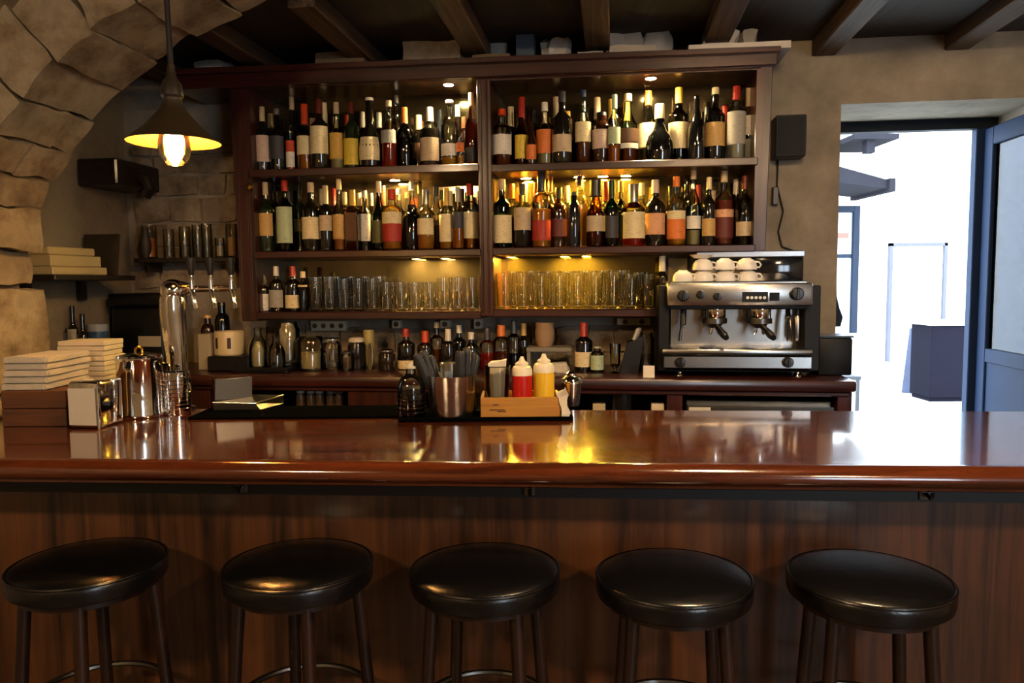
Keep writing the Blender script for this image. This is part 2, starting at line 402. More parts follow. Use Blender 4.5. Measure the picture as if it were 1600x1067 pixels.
joints = [j for j in joints if j < cum[-1] - 0.08] + [cum[-1]]
SPLIT = [[AF, AB], [AF, -.93, AB], [AF, -.86, AB]]
for i, (a, b) in enumerate(zip(joints, joints[1:])):
    sp = SPLIT[i % 3]
    for j, (f, k_) in enumerate(zip(sp, sp[1:])):
        g = 0.004; pa, pb, na, nb = at(a + g), at(b - g), nrm(a), nrm(b); w_ = .24 + random.uniform(-.03, .05)
        q = [pa, pb, pb + nb * w_, pa + na * w_]
        for p in q: p.z = min(p.z, Z_CEIL - .004)
        lift = random.uniform(-.012, .004); q[0] = q[0] - na * lift; q[1] = q[1] - nb * lift
        f2, k2 = f + (g if j else random.uniform(-.015, .01)), k_ - g
        c8 = [Vector((p.x, f2, p.z)) for p in q] + [Vector((p.x, k2, p.z)) for p in q]
        obj('voussoir', hexa(c8, 5, 0.02, 8, i * 3.3 + j * 1.7, 0.05), STONE, arch)
z = ip[0].z; r_i = 0
while z < Z_CEIL - .05:
    h = .19 + .05 * math.sin(r_i * 2.3); h = min(h, Z_CEIL - z); x = SAL + (.15 if r_i % 2 else 0)
    while x < ip[-1].x:
        wd = .26 + .1 * random.random()
        if not (inring(x + wd, z, .27) or inring(x + wd, z + h, .27) or inring(x + wd / 2, z + h / 2, .27)):
            c8 = [(x+.006, AF, z+.006), (x+wd-.006, AF, z+.006), (x+wd-.006, AF+.06, z+.006), (x+.006, AF+.06, z+.006), (x+.006, AF, z+h-.006), (x+wd-.006, AF, z+h-.006), (x+wd-.006, AF+.06, z+h-.006), (x+.006, AF+.06, z+h-.006)]
            obj('stone', hexa(c8, 4, .016, 9, x * 5 + z, .08), STONE_O, arch)
        x += wd
    z += h; r_i += 1
def pier_stone(px1, py0, py1, seed, o0=AF, o1=AB, wl=.5):
    s1, z1 = cab(px1, py0, AB); z0 = cab(px1, py1, AB)[1]; s0 = s1 - wl; g = .004
    c8 = [(s0, o0+g, z0+g), (s1, o0+g, z0+g), (s1, o1-g, z0+g), (s0, o1-g, z0+g), (s0, o0+g, z1-g), (s1, o0+g, z1-g), (s1, o1-g, z1-g), (s0, o1-g, z1-g)]
    obj('stone', hexa(c8, 5, 0.02, 8, seed, 0.09), STONE, arch)
for i, r_ in enumerate(((72, 328, 393), (52, 393, 446), (76, 446, 602), (84, 602, 760), (84, 760, 930), (84, 930, 1090))):
    if i % 2 == 0: pier_stone(*r_, i * 2.7)
    else: pier_stone(*r_, i * 2.7, AF, -.92); pier_stone(*r_, i * 1.7 + 5, -.92, AB)

# ================================================================== BACK BAR CABINET
cabt = thing('bottle_cabinet', 'tall dark mahogany bottle cabinet with mirrored back on stone wall', 'cabinet', CO, -ANG)
def prism(name, pts, o0, o1, m, parent=cabt, pl=0.0):
    """front outline given on the cabinet front, extruded backwards"""
    bm = bmesh.new(); q = [cab(x, y, pl) for x, y in pts]
    a = [bm.verts.new((s, o0, z)) for s, z in q]; b = [bm.verts.new((s, o1, z)) for s, z in q]
    n = len(q); bm.faces.new(a); bm.faces.new(list(reversed(b)))
    for i in range(n): bm.faces.new((a[i], b[i], b[(i+1) % n], a[(i+1) % n]))
    bmesh.ops.bevel(bm, geom=bm.edges[:], offset=0.003, segments=1, affect='EDGES')
    return obj(name, bm, m, parent)
CD = 0.27
prism('side_post', [(357, 128), (388, 128), (404, 502), (378, 502)], 0.0, CD, MAHZ)
prism('side_post', [(1182, 100), (1208, 98), (1196, 392), (1176, 392)], 0.0, CD, MAHZ)
prism('middle_post', [(744, 112), (766, 112), (772, 494), (751, 494)], 0.0, CD, MAHZ)
for x0, x1, y0, y1 in ((364, 368, 140, 490), (380, 384, 140, 490), (749, 752, 125, 490), (758, 761, 125, 490)):
    k = 14 if x0 < 500 else 5
    prism('fluting', [(x0, y0), (x1, y0), (x1 + k, y1), (x0 + k, y1)], -0.005, 0.0, MAHZ)
prism('header', [(275, 118), (1212, 84), (1212, 104), (275, 143)], -0.035, CD, MAH)
prism('cornice', [(270, 113), (1216, 78), (1216, 87), (270, 122)], -0.065, CD, MAH)
prism('header_base', [(380, 131), (1190, 100), (1190, 107), (380, 138)], -0.015, CD, MAH)
SH = {}
def shelf(key, x0, x1, yl, yr, th):
    zl = cab(x0, yl, 0)[1]; zr = cab(x1, yr, 0)[1]; z = (zl + zr) / 2
    s0 = cab(x0, yl, 0)[0]; s1 = cab(x1, yr, 0)[0]
    t = th * 3.6 / F
    o = obj('shelf', B(s0, s1, -0.012, CD, z - t, z, 0.004), MAH, cabt)
    SH[key] = z
shelf('upper left', 390, 749, 264, 258, 12)
shelf('upper right', 768, 1184, 255, 248, 12)
shelf('middle left', 398, 752, 393, 389, 11)
shelf('middle right', 770, 1180, 388, 381, 11)
shelf('lower left', 402, 752, 489, 485, 12)
shelf('lower right', 771, 1028, 486, 480, 12)
sm0, zm0 = cab(385, 300, CD)[0], cab(400, 490, CD)[1]; sm1, zm1 = cab(1190, 100, CD)[0], cab(700, 118, CD)[1]
m_ = obj('mirror_back', B(sm0, cab(1035, 400, CD)[0], CD - 0.004, CD + 0.012, SH['lower left'] - 0.01, zm1), MIRROR, cabt)
obj('mirror_back', B(cab(1035, 400, CD)[0], sm1, CD - 0.004, CD + 0.012, SH['middle right'] - 0.03, zm1), MIRROR, cabt)
s, z = cab(393, 293, -0.006)
obj('knob', lathe([(0, 0), (0.006, 0), (0.006, 0.012), (0.016, 0.018), (0.018, 0.026), (0.012, 0.034), (0, 0.036)], 16), BRASS, cabt, (s, -0.004, z)).rotation_euler = (math.radians(90), 0, 0)
obj('top_board', B(cab(275, 110, 0)[0], cab(1210, 80, 0)[0], -0.03, CD, cab(740, 97, -0.06)[1] - 0.012, cab(740, 97, -0.06)[1]), MAH, cabt)

# ---- recessed lamps of the cabinet
LEDM = emis('warm_led', 'ffd27a', LED); LEDB = emis('yellow_led', 'ffc83c', LED * 1.1); LEDT = emis('pale_led', 'ffe2a8', LED * 0.8)
def puck(px, z, off, m, where, r=0.02):
    s = cab(px, 280, off)[0]; t = thing('spot_lamp', f'small round spot lamp {where}', 'lamp', cw(s, off, z), -ANG, 'cabinet spot lamps')
    obj('ring', lathe([(r + 0.003, -0.006), (r + 0.010, -0.006), (r + 0.012, 0.0), (r + 0.003, 0.0), (r + 0.003, -0.006)], 20, close=False), CHROME, t)
    obj('lens', lathe([(0, -0.004), (r + 0.003, -0.004), (r + 0.003, -0.001), (0, -0.001)], 20), m, t)
zt = cab(700, 131, 0.06)[1]; zt2 = cab(1016, 121, 0.06)[1]
obj('ceiling_board', B(cab(388, 140, 0)[0], cab(746, 130, 0)[0], 0.0, CD, zt, zt + 0.015), MAH, cabt)
obj('ceiling_board', B(cab(767, 130, 0)[0], cab(1184, 108, 0)[0], 0.0, CD, zt2, zt2 + 0.015), MAH, cabt)
puck(703, zt, 0.06, LEDT, 'in the left half of the cabinet top'); puck(1016, zt2, 0.06, LEDT, 'in the right half of the cabinet top')
zu = SH['upper left'] - 12 * 3.6 / F; zr_ = SH['upper right'] - 12 * 3.6 / F
zl2 = SH['middle left'] - 11 * 3.6 / F; zr2 = SH['middle right'] - 11 * 3.6 / F
puck(617, zu, 0.19, LEDM, 'under the upper left shelf')
for x, nm in ((822, 'first'), (905, 'second'), (942, 'third'), (978, 'fourth')): puck(x, zr_, 0.2, LEDB, f'under the upper right shelf, {nm} from left')
for x, nm in ((648, 'first'), (694, 'second')): puck(x, zl2, 0.2, LEDM, f'under the middle left shelf, {nm} from left')
for x, nm in ((798, 'first'), (882, 'second'), (916, 'third')): puck(x, zr2, 0.2, LEDB, f'under the middle right shelf, {nm} from left')

# ================================================================== BOTTLES
GL = {'black': ('0a0a0a', None), 'dark': ('14120c', None), 'green': ('1c5a2a', .75), 'darkgreen': ('16200f', None), 'clear': ('f0f2e6', 1), 'amber': ('c08a3c', 1), 'brown': ('2a140a', None), 'smoky': ('b8b8a4', 1), 'blue': ('10161f', None), 'olive': ('8a8a4c', 1)}
def glass_mat(k):
    c, t = GL[k]
    if t is None: return P('glass_' + k, c, 0.06, 0.0, spec=0.7, coat=0.6)
    return thin_glass('thin_glass_' + k, c, 0.75)
PC = {'cream': 'd8c89a', 'white': 'd9d3c4', 'pink': 'c4ac9c', 'yellow': 'd6b838', 'orange': 'd0702c', 'tan': 'c09a58', 'gold': 'c8a040', 'grey': '9a968a', 'red': 'a02a1c', 'maroon': '5e2018', 'beige': 'b8a484', 'silver': 'b4b4b0', 'black': '121212', 'brown': '5a3a20', 'olive': '5c5a30', 'green': '16381e', 'purple': '3a2c50', 'peach': 'd09a70', 'charcoal': '34343a', 'mint': 'a8b894', 'blue': '24344c', 'orange-red': 'c0401c'}
LQ = {'amber': 'f0901c', 'gold': 'ffc02c', 'red': 'd02c10', 'brown': '8a3c10', 'pale': 'f4e6b0', 'clear': 'f6f6f0', 'rust': 'd8501c', 'pink': 'b85a48', 'dark': '20100a', 'honey': 'ffac20'}
def prof(kind, R, H):
    n = max(0.0115, R * 0.34)
    if kind == 'bord': k = [(R*.9, 0), (R, .012), (R, H*.60), (R*.93, H*.645), (R*.6, H*.69), (n*1.1, H*.73), (n, H*.78), (n, H*.97), (n*.9, H)]
    elif kind == 'burg': k = [(R*.9, 0), (R, .012), (R, H*.48), (R*.92, H*.54), (R*.7, H*.62), (n*1.25, H*.72), (n, H*.8), (n, H*.98), (n*.9, H)]
    elif kind == 'whisky': k = [(R*.92, 0), (R, .008), (R, H*.62), (R*.96, H*.67), (R*.78, H*.72), (n*1.3, H*.755), (n*1.1, H*.80), (n*1.1, H*.97), (n, H)]
    elif kind == 'flask': k = [(R*.7, 0), (R*.92, H*.03), (R, H*.16), (R*.98, H*.32), (R*.82, H*.46), (R*.5, H*.555), (n*1.15, H*.62), (n, H*.68), (n, H*.97), (n, H)]
    elif kind == 'tall': k = [(R*.9, 0), (R, .008), (R, H*.52), (R*.9, H*.58), (n*1.3, H*.68), (n, H*.74), (n, H*.98), (n, H)]
    elif kind == 'short': k = [(R*.92, 0), (R, .008), (R, H*.72), (R*.85, H*.79), (n*1.5, H*.84), (n*1.4, H*.97), (n*1.3, H)]
    else: k = [(R*.95, 0), (R, .005), (R, H*.66), (R*.9, H*.70), (n*1.3, H*.74), (n*1.15, H*.78), (n*1.15, H*.97), (n, H)]
    return [(0, 0)] + k
def rad_at(pr, z):
    for (r0, z0), (r1, z1) in zip(pr[1:], pr[2:]):
        if z0 <= z <= z1: return r0 + (r1 - r0) * (z - z0) / max(1e-6, z1 - z0)
    return pr[-1][0]
ORD = ['', 'first', 'second', 'third', 'fourth', 'fifth', 'sixth', 'seventh', 'eighth', 'ninth', 'tenth', 'eleventh', 'twelfth', 'thirteenth', 'fourteenth', 'fifteenth', 'sixteenth', 'seventeenth', 'eighteenth', 'nineteenth', 'twentieth']
GW = {'black': 'black', 'dark': 'dark', 'green': 'green', 'darkgreen': 'dark', 'clear': 'clear', 'amber': 'amber', 'brown': 'brown', 'smoky': 'smoky', 'blue': 'blue-black', 'olive': 'olive'}
def bottle(px, wpx, ytop, kind, glass, liq, lab, cap, off, zb, label, group, name='liquor_bottle'):
    s, ztop = cab(px, ytop, off); base = cw(s, off, zb)
    H = ztop - zb; k = mpp(base); R = wpx * k / 2 * 1.04
    t = thing(name, label, 'bottle', base, -ANG + random.uniform(-.12, .12), group)
    capz = None
    if cap: capz = cab(px, cap[0], off)[1] - zb
    pr = prof(kind, R, H - (0.004 if cap else 0))
    seg = 4 if kind == 'square' else 18
    if kind == 'square':
        pq = [(r * (1.32 if z < H * .7 else 1.1), z) for r, z in pr]
        bm = lathe(pq, 4); bmesh.ops.rotate(bm, verts=bm.verts[:], cent=(0, 0, 0), matrix=Matrix.Rotation(math.pi / 4, 3, 'Z'))
        bmesh.ops.bevel(bm, geom=[e for e in bm.edges if abs(e.verts[0].co.z - e.verts[1].co.z) > H * .3], offset=R * .2, segments=2, affect='EDGES')
        obj('glass', bm, glass_mat(glass), t)
    else: obj('glass', lathe(pr, 18), glass_mat(glass), t)
    if liq and GL[glass][1] is not None:
        fill = H * liq[0]; pl = [(max(0.0, r - 0.0025), max(z, 0.006)) for r, z in pr if z < fill]
        pl += [(max(0.004, rad_at(pr, fill) - 0.0025), fill), (0, fill)]
        if kind == 'square':
            bm = lathe([(r * 1.2, z) for r, z in pl], 4); bmesh.ops.rotate(bm, verts=bm.verts[:], cent=(0, 0, 0), matrix=Matrix.Rotation(math.pi / 4, 3, 'Z'))
            obj('liquid', bm, liquid('liquid_' + liq[1], LQ[liq[1]]), t)
        else: obj('liquid', lathe(pl, 18), liquid('liquid_' + liq[1], LQ[liq[1]]), t)
    if lab:
        for (ya, yb, c) in (lab if isinstance(lab, list) else [lab]):
            z1 = cab(px, ya, off)[1] - zb; z0 = max(0.004, cab(px, yb, off)[1] - zb)
            z1 = min(z1, H * 0.66)
            if z1 - z0 < 0.008: continue
            pm = paper('label_' + c, PC[c])
            if kind == 'square': obj('label', B(-R * .8, R * .8, -R * .955, -R * .925, z0, z1), pm, t)
            elif kind == 'flask' or rad_at(pr, z0) < R * .95:
                bm = bmesh.new(); n = 8; rows = []
                for j in range(5):
                    zz = z0 + (z1 - z0) * j / 4; rr = rad_at(pr, zz) + 0.001
                    rows.append([bm.verts.new((rr * math.sin(a), -rr * math.cos(a), zz)) for a in [(-1.1 + 2.2 * i / n) for i in range(n + 1)]])
                for a, b in zip(rows, rows[1:]):
                    for i in range(n): bm.faces.new((a[i], a[i+1], b[i+1], b[i]))
                obj('label', bm, pm, t)
            else: obj('label', arc_patch(R + 0.0008, z0, z1, 1.25), pm, t)
    if cap:
        z0 = max(H * .55, capz)
        while len(cap) < 3 and rad_at(pr, z0) > max(0.0115, R * 0.34) * 1.25 and z0 < H * .93: z0 += H * .01
        rr = max(rad_at(pr, z0), rad_at(pr, H * .97)) + 0.0015
        cm = P('cap_' + cap[1], PC[cap[1]], 0.35, 0.0, spec=0.5) if cap[1] != 'silver' else P('cap_silver', PC['silver'], 0.3, 0.9)
        if len(cap) > 2:   # wide round stopper
            wr = cap[2] * k / 2; obj('cap', lathe([(0, z0), (wr * .9, z0), (wr, z0 + 0.004), (wr, H - 0.003), (wr * .9, H), (0, H)], 16), cm, t)
        else: obj('cap', lathe([(0, z0), (rr + .0008, z0), (rr, z0 + .004), (rr * .97, H - .003), (rr * .9, H), (0, H)], 14), cm, t)
    return t
PLACED = {}
def clear_off(key, px, off, R):
    pl = PLACED.setdefault(key, [])
    best = off
    for k in range(16):
        for sg in (1, -1):
            o = off + sg * k * .008
            if not (.04 <= o <= .225): continue
            s_ = cab(px, 300, o)[0]
            if all(math.hypot(s_ - a, o - b) > R + r + .0015 for a, b, r in pl):
                pl.append((s_, o, R)); return o
    return None
def row(key, items, group, fill=()):
    items = list(items); rnd = random.Random(len(key) + len(items))
    offs = {}
    for it in sorted(items, key=lambda q: (q[8], q[0])):
        R = it[1] * 3.75 / F / 2 * 1.04; o = clear_off(key, it[0], .185 if it[8] else .085, R)
        if o is None and it[8]: continue
        offs[it[:3]] = .085 if o is None else o
    if fill:
        x0, x1, yt0, yt1 = fill; x = x0
        while x < x1:
            it = (x, rnd.uniform(19, 23), rnd.uniform(yt0, yt1), rnd.choice(['bord', 'tall', 'burg']), rnd.choice(['dark', 'clear', 'darkgreen', 'green', 'smoky', 'amber', 'brown']), (rnd.uniform(.3, .5), rnd.choice(['amber', 'gold', 'pale', 'dark'])), None, (yt0 + (yt1 - yt0) * .9 + 18, rnd.choice(['beige', 'black', 'red', 'silver', 'gold', 'cream', 'brown'])), 1)
            o = clear_off(key, x, .21, it[1] * 3.75 / F / 2 * 1.04)
            if o is not None: items.append(it); offs[it[:3]] = o; x += 18
            else: x += 5
    fi = bi = 0
    for it in sorted(items, key=lambda q: q[0]):
        px, wpx, yt, kind, glass, liq, lab, cap, back = it
        if it[:3] not in offs: continue
        lw = (lab[0][2] if isinstance(lab, list) else lab[2]) if lab else None
        d = f"{GW[glass]} bottle"
        d += (f" with {lw} label" if lw else ", no label,") + (f" and {cap[1]} cap" if cap else "")
        if back: bi += 1; d = f"{d}, {ORD[bi]} from left, back row, {key} shelf"
        else: fi += 1; d = f"{d}, {ORD[fi]} from left, front, {key} shelf"
        bottle(px, wpx, yt, kind, glass, liq, lab, cap, offs[it[:3]], SH[key] + 0.0005, d, group)
row('upper left', [
 (409, 22, 167, 'bord', 'dark', None, (213, 254, 'pink'), (190, 'beige'), 0),
 (432, 24, 170, 'bord', 'black', None, (214, 250, 'charcoal'), (180, 'silver'), 0),
 (455, 20, 147, 'tall', 'dark', None, None, (172, 'beige'), 1),
 (453, 14, 196, 'tall', 'clear', (.5, 'rust'), [(218, 238, 'orange-red'), (238, 262, 'white')], None, 0),
 (475, 24, 163, 'tall', 'clear', (.5, 'amber'), (214, 243, 'cream'), (195, 'orange-red'), 0),
 (498, 28, 155, 'bord', 'dark', None, (199, 242, 'cream'), (178, 'maroon'), 0),
 (525, 22, 160, 'tall', 'clear', (.45, 'pale'), (209, 250, 'gold'), (178, 'beige'), 0),
 (548, 24, 160, 'bord', 'darkgreen', None, (218, 259, 'yellow'), (178, 'maroon'), 0),
 (566, 20, 175, 'bord', 'dark', None, None, (200, 'white'), 1),
 (577, 34, 153, 'flask', 'dark', None, (216, 252, 'cream'), (158, 'white', 13), 0),
 (592, 18, 176, 'bord', 'smoky', None, None, (200, 'white'), 1),
 (607, 24, 157, 'tall', 'clear', (.42, 'red'), (205, 225, 'grey'), (167, 'beige'), 0),
 (619, 18, 149, 'tall', 'clear', None, None, (162, 'silver'), 1),
 (632, 24, 168, 'bord', 'smoky', (.5, 'dark'), None, (192, 'orange'), 0),
 (654, 24, 180, 'bord', 'dark', None, (225, 250, 'brown'), (203, 'cream'), 1),
 (671, 30, 168, 'bord', 'dark', None, (217, 253, 'beige'), (190, 'white'), 0),
 (687, 18, 172, 'tall', 'blue', None, None, None, 1),
 (702, 26, 157, 'whisky', 'clear', (.14, 'gold'), (226, 245, 'white'), (163, 'white', 13), 0),
 (715, 16, 164, 'tall', 'smoky', None, None, (182, 'grey'), 1),
 (719, 12, 205, 'short', 'clear', (.3, 'gold'), (213, 238, 'orange'), None, 0),
 (736, 20, 145, 'tall', 'amber', (.6, 'amber'), (232, 254, 'black'), (166, 'cream'), 0),
], 'bottles on the upper left shelf', (404, 738, 160, 185))
row('upper right', [
 (784, 30, 171, 'whisky', 'clear', (.42, 'brown'), (212, 243, 'white'), (181, 'orange-red'), 0),
 (798, 18, 167, 'tall', 'dark', None, None, (200, 'cream'), 1),
 (814, 19, 165, 'tall', 'amber', (.5, 'brown'), (212, 249, 'yellow'), (184, 'red'), 0),
 (830, 16, 190, 'tall', 'brown', None, (227, 250, 'orange'), None, 0),
 (851, 26, 160, 'bord', 'clear', (.3, 'pale'), (204, 241, 'orange'), (174, 'white'), 0),
 (878, 30, 143, 'bord', 'dark', None, (212, 239, 'beige'), (160, 'charcoal'), 0),
 (911, 24, 141, 'tall', 'clear', (.3, 'brown'), (192, 223, 'cream'), (152, 'blue'), 0),
 (940, 29, 176, 'short', 'brown', None, (204, 234, 'pink'), (188, 'black'), 0),
 (960, 19, 148, 'bord', 'clear', (.25, 'amber'), (200, 226, 'mint'), (170, 'mint'), 0),
 (981, 33, 147, 'burg', 'clear', (.38, 'brown'), [(203, 224, 'brown'), (226, 234, 'white')], (158, 'beige'), 0),
 (1013, 28, 142, 'burg', 'clear', (.3, 'pale'), (194, 232, 'cream'), (165, 'orange'), 1),
 (1031, 42, 163, 'flask', 'black', None, None, (186, 'cream'), 0),
 (1061, 31, 137, 'bord', 'olive', (.3, 'dark'), (193, 234, 'cream'), (162, 'gold'), 0),
 (1089, 26, 150, 'burg', 'black', None, None, None, 0),
 (1118, 30, 137, 'bord', 'black', None, (193, 230, 'tan'), (148, 'cream'), 0),
 (1151, 28, 135, 'whisky', 'clear', (.4, 'clear'), (176, 227, 'grey'), (157, 'red'), 0),
 (1170, 20, 138, 'bord', 'clear', (.3, 'clear'), (182, 212, 'white'), (167, 'beige'), 0),
], 'bottles on the upper right shelf', (785, 1172, 150, 178))
row('middle left', [
 (414, 23, 285, 'bord', 'darkgreen', None, (334, 369, 'tan'), (305, 'beige'), 0),
 (428, 20, 287, 'bord', 'black', None, None, None, 1),
 (444, 26, 282, 'bord', 'olive', (.5, 'dark'), (324, 380, 'mint'), (299, 'red'), 0),
 (467, 20, 286, 'bord', 'darkgreen', None, (343, 362, 'olive'), None, 1),
 (485, 28, 285, 'bord', 'dark', None, (340, 374, 'cream'), (301, 'beige'), 0),
 (508, 20, 290, 'bord', 'dark', None, (337, 361, 'beige'), (320, 'beige'), 0),
 (529, 20, 280, 'tall', 'clear', (.45, 'amber'), (336, 374, 'tan'), (296, 'cream'), 0),
 (550, 21, 297, 'square', 'amber', (.5, 'brown'), (333, 376, 'brown'), (330, 'gold'), 0),
 (569, 20, 298, 'bord', 'dark', None, (335, 377, 'white'), (310, 'silver'), 0),
 (591, 21, 283, 'burg', 'green', (.4, 'pale'), (345, 380, 'olive'), (301, 'cream'), 0),
 (612, 30, 296, 'whisky', 'clear', (.6, 'honey'), [(332, 350, 'cream'), (350, 378, 'red')], (312, 'orange-red'), 0),
 (623, 18, 295, 'bord', 'clear', None, None, (304, 'white'), 1),
 (643, 16, 279, 'tall', 'clear', None, None, (297, 'cream'), 1),
 (643, 27, 320, 'short', 'black', None, None, (328, 'black'), 0),
 (665, 26, 297, 'bord', 'clear', (.45, 'honey'), (342, 367, 'cream'), (320, 'silver'), 0),
 (681, 20, 291, 'bord', 'clear', (.4, 'amber'), None, (306, 'charcoal'), 1),
 (697, 22, 294, 'bord', 'clear', (.4, 'honey'), (335, 378, 'cream'), (325, 'gold'), 0),
 (715, 18, 292, 'bord', 'clear', (.45, 'amber'), (332, 357, 'charcoal'), (315, 'grey'), 0),
 (734, 27, 287, 'whisky', 'clear', (.4, 'amber'), (332, 373, 'cream'), (305, 'red'), 0),
], 'bottles on the middle left shelf', (408, 738, 288, 305))
row('middle right', [
 (784, 30, 280, 'bord', 'green', (.5, 'pale'), (337, 380, 'cream'), (297, 'beige'), 0),
 (800, 18, 287, 'bord', 'clear', (.5, 'amber'), None, (310, 'orange'), 1),
 (816, 26, 287, 'bord', 'clear', (.4, 'dark'), (325, 360, 'beige'), (305, 'charcoal'), 0),
 (846, 29, 272, 'whisky', 'clear', (.52, 'honey'), (345, 376, 'red'), (311, 'charcoal'), 0),
 (860, 18, 274, 'bord', 'clear', (.5, 'gold'), None, (300, 'brown'), 1),
 (873, 28, 293, 'whisky', 'brown', None, (343, 370, 'maroon'), (310, 'black'), 0),
 (897, 19, 300, 'short', 'blue', None, None, (330, 'charcoal'), 0),
 (906, 24, 274, 'whisky', 'clear', (.6, 'gold'), None, (290, 'purple'), 1),
 (931, 29, 281, 'burg', 'amber', (.5, 'brown'), (338, 362, 'beige'), (308, 'black', 20), 0),
 (956, 20, 281, 'bord', 'green', (.5, 'dark'), (338, 372, 'charcoal'), (310, 'green'), 0),
 (970, 20, 283, 'bord', 'green', (.5, 'pale'), None, (300, 'brown'), 1),
 (990, 34, 288, 'bord', 'clear', (.25, 'red'), (332, 373, 'cream'), (320, 'silver'), 0),
 (1003, 18, 286, 'bord', 'clear', (.5, 'gold'), None, (305, 'cream'), 1),
 (1024, 30, 281, 'bord', 'dark', None, (334, 367, 'peach'), (302, 'pink'), 0),
 (1057, 28, 276, 'bord', 'clear', (.5, 'honey'), [(330, 343, 'cream'), (343, 374, 'orange')], (292, 'orange'), 0),
 (1073, 18, 279, 'bord', 'dark', None, None, None, 1),
 (1084, 22, 262, 'tall', 'clear', (.2, 'pale'), (338, 358, 'white'), (280, 'beige'), 0),
 (1108, 20, 277, 'bord', 'dark', None, (342, 369, 'tan'), (296, 'cream'), 0),
 (1132, 28, 267, 'bord', 'clear', (.6, 'pink'), [(328, 340, 'peach'), (340, 372, 'maroon')], (285, 'beige'), 0),
 (1150, 18, 280, 'tall', 'smoky', None, None, (303, 'white'), 1),
 (1164, 26, 275, 'bord', 'smoky', (.25, 'dark'), (347, 369, 'beige'), (296, 'maroon'), 0),
], 'bottles on the middle right shelf', (785, 1165, 284, 300))
row('lower left', [
 (412, 17, 430, 'bord', 'dark', None, (459, 485, 'white'), None, 0),
 (431, 22, 416, 'bord', 'dark', None, (453, 480, 'grey'), (431, 'white'), 0),
 (457, 24, 416, 'bord', 'black', None, (461, 481, 'cream'), (432, 'red'), 0),
 (473, 15, 424, 'bord', 'smoky', None, (440, 448, 'cream'), (434, 'cream'), 0),
], 'bottles on the lower left shelf')
bottle(1035, 17, 400, 'bord', 'dark', None, (466, 476, 'white'), (428, 'white'), 0.1, SH['lower right'] - 0.0, 'small dark bottle with white cap beside the coffee machine on lower shelf', 'bottles on the lower right shelf')

# ---- tumblers on the lowest shelf
TG = real_glass('tumbler_glass', 'fbfaf4')
def tumbler_mesh(R, H, flare=0.9):
    return lathe([(0, 0), (R * flare * .92, 0), (R * flare, 0.004), (R, H), (R - .0022, H), (R * flare - .0022, 0.014), (0, 0.012)], 16)
TM = {}
def tumbler(px, wpx, ytop, off, zb, label, group, flare=0.88, mat=None):
    s, zt_ = cab(px, ytop, off); base = cw(s, off, zb + .0005); R = wpx * mpp(base) / 2
    key = (round(R, 3), round(zt_ - zb, 2), flare)
    if key not in TM:
        o = obj('tumbler', tumbler_mesh(R, key[1], flare), mat or TG); TM[key] = o.data
    else: o = obj('tumbler', TM[key], None)
    o.location = base; o.rotation_euler = (0, 0, -ANG + random.random()); return tag(o, label, 'glass', group)
n = 0
for i in range(12):
    n += 1; x = 493 + i * 22.2
    tumbler(x, 21 if i > 4 else 22, 440 if 4 < i < 9 else 434, 0.075, SH['lower left'], f'clear drinking glass, {ORD[n]} from left in front row, lower left shelf', 'glasses on the lower left shelf')
for i in range(11): tumbler(504 + i * 22.2, 20, 432 if i < 5 else 440, 0.145, SH['lower left'], f'clear drinking glass, {ORD[i+1]} from left in back row, lower left shelf', 'glasses on the lower left shelf')
for i in range(9): tumbler(788 + i * 28.2, 27, 427, 0.075, SH['lower right'], f'tall clear drinking glass, {ORD[i+1]} from left in front row, lower right shelf', 'glasses on the lower right shelf', 0.8)
for i in range(8): tumbler(802 + i * 28.2, 25, 424, 0.155, SH['lower right'], f'tall clear drinking glass, {ORD[i+1]} from left in back row, lower right shelf', 'glasses on the lower right shelf', 0.8)

# ---- things stored on top of the cabinet
ztop = cab(740, 97, -0.06)[1] + 0.001
def lump(name, px0, px1, yt, off0, off1, m, label, cat, amp=0.02, rnd=0.25, zb=None, group=None):
    zb = ztop if zb is None else zb
    s0 = cab(px0, yt, off0)[0]; s1 = cab(px1, yt, off0)[0]; z1 = max(cab((px0 + px1) / 2, yt, off0)[1], zb + 0.03)
    c8 = [(s0, off0, zb), (s1, off0, zb), (s1, off1, zb), (s0, off1, zb), (s0, off0, z1), (s1, off0, z1), (s1, off1, z1), (s0, off1, z1)]
    bm = hexa(c8, 4, 0, 0, 0, rnd); sd = random.random() * 20
    for v in bm.verts:
        q = v.co * 14 + Vector((sd, 0, 0)); k = min(1, max(0, (v.co.z - zb) / 0.03))
        v.co += Vector((noise.noise(q), noise.noise(q + Vector((9, 3, 0))), noise.noise(q + Vector((0, 5, 7))) * k)) * amp
        v.co.z = max(v.co.z, zb)
    return tag(obj(name, bm, m, None, CO, -ANG, 25), label, cat, group)
PAPR = P('grey_paper', '8c867c', 0.85, var=0.15); BAGM = P('pale_plastic', 'a8a49c', 0.4, var=0.12); CARD = P('cardboard', '6e5c44', 0.9, var=0.15)
lump('paper_bag', 300, 350, 92, 0.0, 0.14, PAPR, 'small pale paper bundle at the left end of the cabinet top', 'bag', 0.02, 0.4)
lump('carton', 492, 568, 80, -0.02, 0.16, CARD, 'long low cardboard carton on the left of cabinet top', 'box', 0.004, 0.02)
lump('stone_block', 628, 722, 62, 0.02, 0.2, STONE2, 'large rough grey stone block on the cabinet top', 'stone', 0.02, 0.1)
lump('flat_carton', 738, 796, 84, -0.02, 0.1, CARD, 'flat brown carton between stone block and blue carton, cabinet top', 'box', 0.004, 0.02)
lump('plastic_bag', 762, 792, 62, 0.11, 0.2, BAGM, 'small crumpled bag standing behind the flat carton on the cabinet', 'bag', 0.02, 0.3)
